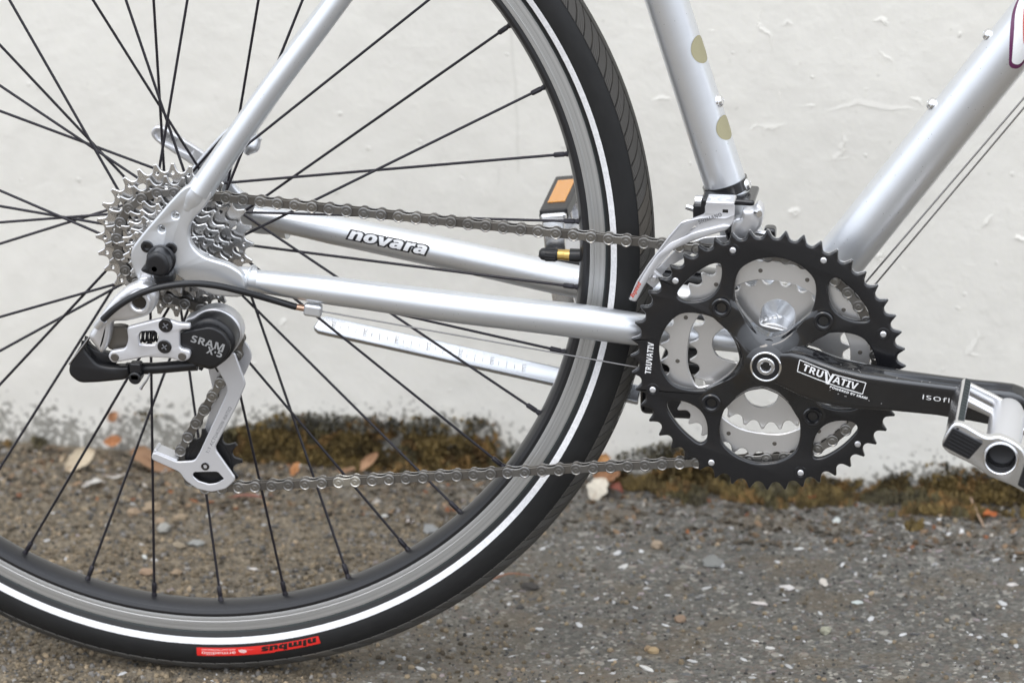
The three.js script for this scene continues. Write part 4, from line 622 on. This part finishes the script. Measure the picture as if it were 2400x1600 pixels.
// ---- front derailleur
{
  const d = group('front_derailleur', bike);
  const cg = poly([[-99.3, 44.6], [-93.9, 43.3], [-88, 55.4], [-83.4, 63.8], [-76.8, 75.4], [-67.1, 84], [-50.9, 92.2], [-29.5, 99.8], [-24.2, 105.1], [-23.6, 111.2], [-23.6, 119], [-43.9, 118.4], [-43.9, 113.1], [-47.2, 109], [-57.4, 106.2], [-61.6, 104.6], [-70.6, 93.3], [-85, 72.7], [-93.6, 58.6]], 2.2);
  cg.holes.push(poly([[-67.4, 92.8], [-61.4, 100.6], [-54.1, 102.4], [-50, 101.8], [-58.7, 97.2]], 1));
  part('outer_cage', plate(cg, 59.6, 61.4, 0.6, 6, 0.6), M.whiteAlloy, d);
  // pressed bands along the lower and upper edges leave a channel between them
  part('cage_band', plate(poly([[-99.1, 44.8], [-93.9, 43.5], [-88, 55.5], [-83.4, 63.9], [-76.8, 75.5], [-67.1, 84.1], [-50.9, 92.3], [-29.5, 99.9], [-26, 103.5], [-31, 104.6], [-52, 98], [-69.5, 89.5], [-80, 78.5], [-89, 64], [-96, 50]], 1.6), 61, 63, 0.8, 6, 0.9), M.whiteAlloy, d);
  part('cage_band', plate(poly([[-99.2, 44.8], [-93.6, 58.6], [-85, 72.7], [-70.6, 93.3], [-61.6, 104.6], [-57.4, 106.2], [-47.2, 109], [-30, 109.5], [-24, 112], [-24, 118.6], [-43.8, 118], [-43.8, 112], [-47.6, 107], [-56, 103.6], [-60, 101.8], [-68.4, 92.4], [-82.6, 70.6], [-91.6, 56.6], [-97, 46.6]], 1), 61, 62.6, 0.6, 6, 0.9), M.whiteAlloy, d);
  part('inner_cage', plate(poly([[-86, 46], [-74, 62], [-55, 74], [-30, 80], [-28, 88], [-48, 86], [-68, 76], [-88, 54]], 3), 36, 37.8, 0.5), M.satin, d);
  part('cage_bridge', [rbox(-34, 119.5, 53, 20, 2.4, 18, 0.8), rbox(-86, 60, 49, 6, 1.6, 24, 0.6, 0.9)], M.satin, d);
  part('bridge_stamp', [rbox(-38.5, 121.2, 56, 9, 0.8, 1, 0.3, 0.3), rbox(-38.5, 121.2, 56, 9, 0.8, 1, 0.3, -0.3), rbox(-30, 121.2, 56, 7, 0.8, 1, 0.3, 0.3)], M.polished, d);
  part('cage_slot', rbox(-30, 114.4, 62.5, 4, 2.6, 0.5, 0.2), M.black, d);
  part('clamp_band', [rbox(-32, 108.2, 6, 37, 4.5, 36, 2, -0.02), rod([-37.6, 116, 0], [-35.4, 108.5, 0], 16.6, 40)], M.blackSatin, d);
  part('clamp_block', [rbox(-40, 107, 24, 22, 12, 20, 2, -0.05), rbox(-52, 100, 24, 10, 16, 14, 2)], M.plastic, d);
  part('clamp_screw', [rod([-56, 108, 22], [-49, 108, 22], 4.2, 18), rod([-64, 100, 12], [-54, 97, 12], 2.2, 12)], M.chrome, d);
  part('link_arm', plate(blob([[-20, 108], [-13, 109.5], [-8.8, 113.4], [-5.6, 110], [-5.4, 104], [-7, 97], [-12, 91], [-20, 87], [-27, 86.4], [-26.4, 101], [-21, 103]], 60), 30, 44, 2.4, 8, 1.2), M.satin, d);
  part('link_pivot', [rod([-10, 107.5, 44], [-7.5, 108, 47], 2.4, 16), rod([-14, 88.5, 30], [-4, 87.5, 30], 2.6, 14)], M.chrome, d);
  part('link_body', [rbox(-22, 92, 34, 22, 12, 14, 3, 0.25), rbox(-2, 86.5, 24, 9, 10, 12, 3)], M.blackSatin, d);
  part('cage_lettering', place(text('SHIMANO', 2.8, { depth: 0.2, wide: 0.98, slant: 0.1 }), [-48.8, 103.9, 62.75], [14.7, 6.0, 0], [-0.3, 1, 0]), M.inkGrey, d);
  part('cage_lettering', place(text('8speed', 2.8, { depth: 0.2, wide: 0.95, slant: 0.2 }), [-95.9, 46.6, 63.1], [6.8, 12.6, 0], [-1, 0.5, 0]), M.red, d);
  part('cage_screw', [cyl(-82.5, 57.5, 49, 52, 2.2, 16), rbox(-83, 56.5, 47, 11, 9, 4, 1, 0.9)], M.satin, d);
}

// ---- kickstand, folded up on the far side
{
  const k = group('kickstand', bike), a = Math.atan2(-33.5, 178.4), put = (g) => { g.rotateX(-0.6); g.rotateZ(a); g.translate(-356, -28.8, -68); return g; };
  part('leg', put(plate(poly([[0, -5], [3, 4], [8, 6.4], [252, 6.4], [252, -7.2], [4, -7.2]], 1.5), -9, 0, 1.2, 6, 0.6)), M.stand, k);
  for (let i = 0; i < 25; i++) { const x = 14 + i * 6.15, L = i % 2 ? 3.2 : 5; part('length_mark', put(rbox(x, -0.6, 0.1, 0.5, L, 0.5, 0.15, 0.1)), M.steel, k); }
  ['280', '260', '240', '220', '200', '180', '150'].forEach((t, i) => { const g = text(t, 2.9, { font: fontR, depth: 0.3 }); g.rotateZ(-PI / 2 + 0.1); g.translate(13.2 + i * 24.6, 3.4, 0); part('length_number', put(g), M.steel, k); });
  part('bracket', [rbox(-84, -66, -52, 40, 26, 40, 5), rbox(-72, -52, -30, 26, 34, 60, 4), rbox(-66, -22, -10, 34, 8, 60, 2)], M.blackSatin, k);
}

// ---- cables
{
  const c = group('shift_cable', bike);
  part('housing', sweep([[-478.6, 24, 95], [-469, 33.4, 96], [-455, 43.2, 96], [-441.3, 49.4, 95.5], [-428, 52.6, 94], [-411.5, 53.8, 91], [-396, 51.6, 87], [-379, 45.4, 79.5], [-358.5, 35.2, 67], [-342.5, 28.5, 61.2]], [2.5, 2.5, 2.5, 2.5, 2.5, 2.5, 2.5, 2.5, 2.5, 2.5], 90, 16), M.plastic, c);
  part('housing_ferrule', rod([-483, 18.6, 93], [-477.6, 25, 95], 3.2, 18), M.satin, c);
  part('inner_wire', rod([-324, 25.4, 59.5], [-60, -25, 26], 0.6, 6), M.wire, c);
  part('down_tube_wire', rod([98.3 - 46, 88.9 - 60, 8], [98.3 + 77 * 3, 88.9 + 99.7 * 3, 8], 0.75, 6), M.wire, c);
  part('down_tube_wire', rod([105.6 - 46, 83.9 - 60, -8], [105.6 + 69.2 * 3.2, 83.9 + 91.8 * 3.2, -8], 0.75, 6), M.wire, c);
}


// ------------------------------------------------------------ ground litter: grit, chips, moss, stones, leaves, twigs
{
  const lumpy = (detail, sd, sx = 1, sy = 1, sz = 1, amp = 0.35) => { let g = mergeVertices(new THREE.IcosahedronGeometry(1, detail).deleteAttribute('uv').deleteAttribute('normal')); const p = g.attributes.position; for (let i = 0; i < p.count; i++) { const x = p.getX(i), y = p.getY(i), z = p.getZ(i), k = 1 + amp * (fbm(x * 1.7 + 9, y * 1.7 + z * 2.3 + sd * 3, 2, sd) - 0.45) * 2; p.setXYZ(i, x * k * sx, y * k * sy, z * k * sz); } g = g.toNonIndexed(); g.computeVertexNormals(); g.setAttribute('uv', new THREE.Float32BufferAttribute(new Float32Array(g.attributes.position.count * 2), 2)); return g; };
  const groundY = (x, z) => (fbm(x * 60, z * 60, 3, 31) - 0.48) * (0.0035 + 0.003 * sandMask(x, z)) - 0.0006;
  const D = new THREE.Object3D(), C = new THREE.Color();
  const scatter = (name, label, cat, geo, mat, n, fill) => {
    const o = new THREE.InstancedMesh(geo, mat, n); let k = 0, guard = 0;
    while (k < n && guard++ < n * 30) { const q = fill(); if (!q) continue; D.position.set(...q.p); D.rotation.set(...q.r); D.scale.set(...q.s); D.updateMatrix(); o.setMatrixAt(k, D.matrix); o.setColorAt(k, C.setRGB(...q.c)); k++; }
    o.count = k; o.name = name; o.castShadow = o.receiveShadow = true; scene.add(o); tag(o, label, cat, null, 'stuff'); return o;
  };
  const white = new THREE.MeshStandardMaterial({ color: 0xffffff, roughness: 0.85 });
  const at = () => [rr(-0.76, 0.26), rr(-0.425, 0.1)];
  scatter('stone_chips', 'pale stone chips set in the grey asphalt', 'gravel', lumpy(0, 3, 1, 0.45, 0.75), white, 2300, () => {
    const [x, z] = at(), s = sandMask(x, z); if (rnd() < s * 0.65) return null; const r = Math.pow(rnd(), 3) * 0.0034 + 0.0007, q = rnd(), v = q < 0.3 ? rr(0.36, 0.6) : q < 0.66 ? rr(0.16, 0.3) : rr(0.06, 0.13), w = q >= 0.42 && q < 0.6 ? 0.82 : 0.97;
    return { p: [x, groundY(x, z) - r * 0.05, z], r: [rr(-0.3, 0.3), rnd() * 6.3, rr(-0.3, 0.3)], s: [r * rr(0.8, 1.9), r * rr(0.3, 0.8), r * rr(0.6, 1.1)], c: [v, v * (w + 0.02), v * w] };
  });
  scatter('loose_grit', 'brown sandy grit spread over the ground under the wheel', 'gravel', lumpy(0, 5, 1, 0.8, 0.85), white, 15000, () => {
    const [x, z] = at(), s = sandMask(x, z); if (rnd() > 0.1 + 0.9 * s) return null; const r = Math.pow(rnd(), 3) * 0.0024 + 0.0006, q = rnd(), v = rr(0.05, 0.27), t = q < 0.6 ? [v, v * 0.78, v * 0.5] : q < 0.85 ? [v, v * 0.93, v * 0.84] : [v * 1.5, v * 1.15, v * 0.75];
    return { p: [x, groundY(x, z) + r * 0.25, z], r: [rnd() * 6, rnd() * 6, rnd() * 6], s: [r * rr(0.8, 1.3), r, r], c: t };
  });
  scatter('dark_grit', 'dark grit grains in the asphalt surface', 'gravel', lumpy(0, 8, 1, 0.7, 0.9), white, 6500, () => {
    const [x, z] = at(), r = Math.pow(rnd(), 2) * 0.0016 + 0.0006, v = rr(0.03, 0.12); return { p: [x, groundY(x, z) + r * 0.1, z], r: [rnd() * 6, rnd() * 6, rnd() * 6], s: [r, r * 0.8, r], c: [v, v * 0.95, v * 0.86] };
  });
  // moss along the foot of the wall: cushions of short shoots
  const amount = [[-0.8, 0.35], [-0.66, 0.3], [-0.56, 0.4], [-0.5, 0.75], [-0.46, 1.1], [-0.38, 1.25], [-0.285, 1.25], [-0.27, 0.6], [-0.25, 0.25], [-0.2, 0.12], [-0.175, 0.7], [-0.14, 1], [0, 0.95], [0.03, 0.55], [0.055, 0.8], [0.1, 1], [0.3, 1]];
  const reach = [[-0.8, 0.02], [-0.5, 0.02], [-0.4, 0.024], [-0.28, 0.03], [-0.22, 0.02], [-0.16, 0.04], [-0.1, 0.06], [-0.03, 0.05], [0.03, 0.03], [0.08, 0.065], [0.13, 0.06], [0.3, 0.05]];
  const shoot = merge([0, 1, 2].map((k) => { const g = new THREE.ConeGeometry(0.28, 1, 4, 1); g.translate(0, 0.5, 0); g.rotateZ(0.5 - k * 0.45); g.rotateY(k * 2.1); return g; }).concat([new THREE.IcosahedronGeometry(0.4, 0)]));
  scatter('moss', 'brown and olive moss growing where wall meets ground', 'moss', shoot, white, 26000, () => {
    const x = rr(-0.76, 0.26), am = curve(amount, x), top = curve(mossTop, x) * 0.98, out = curve(reach, x) * (0.25 + 1.5 * fbm(x * 45, 2.5, 3, 58)), u = rnd() * (top + out), wz = WALLZ(x), patch = fbm(x * 38 + 3, u * 60, 3, 55); if (patch > 0.17 + 0.41 * am - (u > top ? 0.12 * (u - top) / out : 0)) return null;
    const onWall = u < top, y = onWall ? top - u : 0, z = onWall ? rr(0, 0.006 + 0.012 * (1 - y / top)) : u - top, bump = onWall ? 0 : 0.012 * (1 - (u - top) / out) * am; if (onWall && y > top * rr(0.5, 1.1)) return null;
    const q = fbm(x * 25, u * 25 + 7, 3, 57), f = (0.4 + 1.2 * noise(x * 140, u * 140, 59)) * rr(0.65, 1.3), c = y > top * 0.7 && rnd() < 0.6 ? [0.13 * f, 0.122 * f, 0.096 * f] : q < 0.4 ? [0.15 * f, 0.105 * f, 0.036 * f] : q < 0.46 ? [0.2 * f, 0.12 * f, 0.042 * f] : q < 0.54 ? [0.115 * f, 0.094 * f, 0.042 * f] : [0.1 * f, 0.084 * f, 0.046 * f];
    const s = rr(0.0016, 0.0046); return { p: [x, Math.max(0, y + bump * rnd()), wz + z], r: onWall ? [rr(0.5, 1.4), rnd() * 6, rr(-0.4, 0.4)] : [rr(-0.4, 0.6), rnd() * 6, rr(-0.4, 0.4)], s: [s, s * rr(0.8, 1.6), s], c };
  });
  scatter('leaf_litter', 'crumbled brown leaf bits and soil along the wall', 'leaf litter', lumpy(0, 11, 1, 0.25, 0.6), white, 5200, () => {
    const x = rr(-0.76, 0.26), z = WALLZ(x) + 0.012 + Math.pow(rnd(), 1.6) * 0.12, r = Math.pow(rnd(), 3) * 0.0046 + 0.0009, q = rnd(), f = rr(0.6, 1.3), c = q < 0.025 ? [0.24 * f, 0.09 * f, 0.035 * f] : q < 0.13 ? [0.2 * f, 0.13 * f, 0.075 * f] : q < 0.15 ? [0.34 * f, 0.31 * f, 0.27 * f] : q < 0.5 ? [0.11 * f, 0.08 * f, 0.05 * f] : [0.07 * f, 0.057 * f, 0.04 * f];
    return { p: [x, groundY(x, z) + r * 0.2, z], r: [rr(-0.7, 0.7), rnd() * 6, rr(-0.7, 0.7)], s: [r, r, r], c };
  });
  // single stones
  const stone = (x, z, r, c, label, sq = [1, 0.7, 0.85], grp) => { const g = lumpy(1, Math.floor(rnd() * 90) + 1, r * sq[0], r * sq[1], r * sq[2], 0.6), o = mesh(numbered('stone'), smooth(g, 0.35), std(c, 0.85, 0, { bumpMap: scuff, bumpScale: 0.0004 }), scene); o.position.set(x, groundY(x, z) + r * sq[1] * 0.55, z); o.rotation.y = rnd() * 6; return tag(o, label, 'stone', grp); };
  stone(-0.1224, -0.2817, 0.0062, [0.3, 0.23, 0.16], 'round tan stone on grey asphalt beyond the front of the tyre');
  stone(-0.0985, -0.0708, 0.0046, [0.34, 0.25, 0.14], 'small tan stone beside a smaller ochre one on bare asphalt');
  stone(-0.1035, -0.0745, 0.0034, [0.28, 0.2, 0.12], 'smaller ochre stone touching a tan one on bare asphalt', [1, 0.9, 0.8]);
  stone(-0.0856, -0.1336, 0.0055, [0.26, 0.18, 0.12], 'reddish brown stone on grey asphalt below the chainring');
  stone(-0.2123, -0.1823, 0.0062, [0.045, 0.04, 0.035], 'dark crumbly stone on asphalt beside the tyre', [1.4, 0.5, 0.9]);
  stone(0.0178, -0.2247, 0.0072, [0.55, 0.5, 0.44], 'long white chip lying flat on grey asphalt', [1.2, 0.2, 0.5]);
  stone(0.0289, -0.1247, 0.0052, [0.33, 0.32, 0.24], 'pale greenish grey stone on grey asphalt', [0.9, 0.7, 0.9]);
  stone(-0.5273, -0.2603, 0.0068, [0.3, 0.29, 0.26], 'round light grey pebble in brown grit inside the wheel', [1, 0.7, 0.9]);
  stone(-0.4939, -0.2357, 0.0062, [0.27, 0.27, 0.25], 'oval grey pebble in brown grit behind a spoke', [1.2, 0.5, 0.8]);
  stone(-0.5073, -0.232, 0.006, [0.28, 0.23, 0.16], 'flat sandy stone in brown grit between grey pebbles', [1.3, 0.45, 0.8]);
  const tanGroup = [[-0.5463, -0.304, 0.008], [-0.5606, -0.2958, 0.006], [-0.4971, -0.1769, 0.0055], [-0.5204, -0.1699, 0.0056], [-0.52, -0.292, 0.0062], [-0.535, -0.281, 0.005]];
  for (const [x, z, r] of tanGroup) stone(x, z, r, [0.25 + rnd() * 0.05, 0.2, 0.13], 'pale sandy pebble half sunk in the brown grit inside the wheel', [1.1, 0.6, 0.9], 'sandy pebbles in the grit');
  const whites = [[-0.0082, -0.2914, 0.004], [-0.0284, -0.1755, 0.0052], [-0.0105, -0.0895, 0.004], [-0.0099, -0.2094, 0.0052], [0.0483, -0.1855, 0.004], [0.1665, -0.2406, 0.0035], [-0.144, -0.2346, 0.0046], [-0.3531, -0.3183, 0.0045], [-0.331, -0.3106, 0.0045], [-0.5302, -0.2067, 0.003], [-0.4986, -0.2996, 0.0032], [-0.4374, -0.1926, 0.003], [-0.4455, -0.417, 0.0045], [-0.1, -0.04, 0.0055], [0.016, -0.3528, 0.005]];
  for (const [x, z, r] of whites) stone(x, z, r, [0.5 + 0.1 * rnd(), 0.53, 0.5], 'small white stone chip lying on the ground', [rr(1, 1.5), rr(0.2, 0.4), rr(0.5, 0.9)], 'white chips on the ground');
  stone(-0.0749, -0.2551, 0.011, [0.2, 0.2, 0.185], 'broad flat grey stone sunk in the asphalt', [1.3, 0.22, 0.8]);
  stone(-0.3108, -0.2903, 0.0085, [0.24, 0.24, 0.23], 'smooth grey flat stone on asphalt behind the chain', [1.1, 0.35, 0.8]);
  // dry leaves: curled blades with a midrib
  const leaf = (x, z, L, Wd, c, label, { turn: t = 0, curl = 1.2, lift = 0.004, tilt = 0, jag = 0.25 } = {}) => {
    const n = 16, m = 8, P = [], U = [], I = [], sd = Math.floor(rnd() * 99);
    for (let i = 0; i <= n; i++) { const u = i / n, w = Wd * Math.pow(Math.sin(PI * Math.min(1, u * 0.96 + 0.03)), 0.7) * (1 + jag * (noise(u * 9, 1, sd) - 0.5) * 2); for (let j = 0; j <= m; j++) { const v = (j / m) * 2 - 1, a = v * curl, r = w / Math.max(0.3, curl); P.push((u - 0.5) * L, r * (1 - Math.cos(a)) + 0.002 * Math.sin(u * 4 + sd) - Math.abs(v) * 0 + (fbm(u * 5, v * 2 + 4, 2, sd) - 0.45) * Wd * 0.5, r * Math.sin(a)); U.push(u, j / m); } }
    for (let i = 0; i < n; i++) for (let j = 0; j < m; j++) { const a = i * (m + 1) + j, b = a + m + 1; I.push(a, a + 1, b, b, a + 1, b + 1); }
    const g = new THREE.BufferGeometry(); g.setAttribute('position', new THREE.Float32BufferAttribute(P, 3)); g.setAttribute('uv', new THREE.Float32BufferAttribute(U, 2)); g.setIndex(I); g.computeVertexNormals();
    const o = group(numbered('dry_leaf'), scene); o.position.set(x, lift, z); o.rotation.set(tilt, t, 0); tag(o, label, 'leaf');
    mesh('blade', g, std(c, 0.75, 0, { map: grime, side: THREE.DoubleSide, transmission: 0.15, thickness: 0 }), o); const rib = rod([-L * 560, 0.6, 0], [L * 480, 0.6, 0], 0.35, 5); rib.scale(0.001, 0.001, 0.001); mesh('midrib', rib, std([c[0] * 0.6, c[1] * 0.5, c[2] * 0.45], 0.8), o); return o;
  };
  leaf(-0.629, -0.389, 0.03, 0.009, [0.6, 0.5, 0.36], 'cream coloured dry leaf standing on edge in the litter', { turn: 0.7, curl: 0.7, tilt: 0.9, lift: 0.008 });
  leaf(-0.568, -0.398, 0.042, 0.01, [0.3, 0.17, 0.09], 'long brown dry leaf lying by the pulley cage', { turn: -0.35, curl: 0.8, tilt: 0.6, lift: 0.007 });
  leaf(-0.594, -0.3705, 0.017, 0.0025, [0.66, 0.63, 0.58], 'thin whitish leaf strip on brown grit', { turn: 0.2, curl: 0.3, lift: 0.003 });
  leaf(-0.608, -0.3508, 0.02, 0.004, [0.6, 0.58, 0.54], 'torn whitish leaf piece flat on brown grit', { turn: 0.4, curl: 0.4, lift: 0.003, jag: 0.6 });
  leaf(-0.1797, -0.4, 0.028, 0.013, [0.34, 0.17, 0.08], 'crumpled reddish brown leaf below the front chain run', { turn: 0.9, curl: 1.4, tilt: 0.5, lift: 0.009 });
  leaf(-0.1846, -0.383, 0.022, 0.009, [0.72, 0.66, 0.55], 'pale cream leaf in front of a crumpled brown one', { turn: 1.2, curl: 0.5, tilt: 0.7, lift: 0.007 });
  leaf(-0.17, -0.386, 0.013, 0.005, [0.22, 0.06, 0.035], 'small dark red leaf beside the cream leaf', { turn: -0.4, curl: 1, tilt: 0.4, lift: 0.006 });
  leaf(-0.185, -0.415, 0.013, 0.006, [0.5, 0.26, 0.1], 'small orange leaf caught against the white wall foot', { turn: 0.2, curl: 0.9, tilt: 1.0, lift: 0.02 });
  leaf(-0.384, -0.412, 0.022, 0.006, [0.42, 0.24, 0.13], 'light brown leaf against moss beside the wheel rim', { turn: 1.0, curl: 1.1, tilt: 0.8, lift: 0.01 });
  leaf(-0.402, -0.402, 0.016, 0.005, [0.34, 0.2, 0.11], 'brown leaf scrap lying beside the moss cushion', { turn: 0.3, curl: 0.9, lift: 0.005 });
  leaf(-0.446, -0.402, 0.014, 0.004, [0.45, 0.2, 0.07], 'orange leaf scrap lying above the lower chain', { turn: 1.3, curl: 0.8, tilt: 0.3, lift: 0.004 });
  leaf(-0.611, -0.432, 0.016, 0.005, [0.5, 0.22, 0.09], 'orange leaf leaning on the dirty wall foot', { turn: 0.2, curl: 0.8, tilt: 0.9, lift: 0.01 });
  leaf(-0.612, -0.44, 0.011, 0.005, [0.48, 0.24, 0.12], 'small orange leaf stuck higher on the dirty wall foot', { turn: 0.8, curl: 0.8, tilt: 1.3, lift: 0.029 });
  leaf(0.141, -0.3723, 0.012, 0.005, [0.5, 0.14, 0.03], 'bright orange leaf scrap by the fallen twig', { turn: 0.5, curl: 1, tilt: 0.3, lift: 0.005 });
  leaf(-0.0073, -0.393, 0.007, 0.0025, [0.5, 0.08, 0.03], 'tiny red leaf scrap on the litter below the chainring', { turn: 0.5, curl: 0.6, tilt: 0.5, lift: 0.004 });
  leaf(-0.473, -0.336, 0.03, 0.003, [0.25, 0.09, 0.06], 'narrow dull red leaf under the lower chain run', { turn: 0.15, curl: 0.5, lift: 0.003 });
  const twig = (pts, r, c, label) => { const g = sweep(pts, [r, r * 0.9, r * 0.6], 18, 7); g.scale(0.001, 0.001, 0.001); const o = mesh(numbered('twig'), g, std(c, 0.8), scene); return tag(o, label, 'twig'); };
  twig([[121, 6, -412], [128, 4, -385], [137, 2, -352]], 1.3, [0.36, 0.25, 0.17], 'straight pale twig lying on litter under the pedal');
  twig([[128, 5, -392], [138, 4, -384], [148, 2, -380]], 0.8, [0.28, 0.16, 0.1], 'thin brown side twig crossing the pale one');
  twig([[-243, 2.6, -190], [-231, 4, -200], [-214, 2.6, -202]], 0.9, [0.26, 0.13, 0.08], 'curved reddish twig on asphalt next to the tyre');
}
renderer.render(scene, camera);
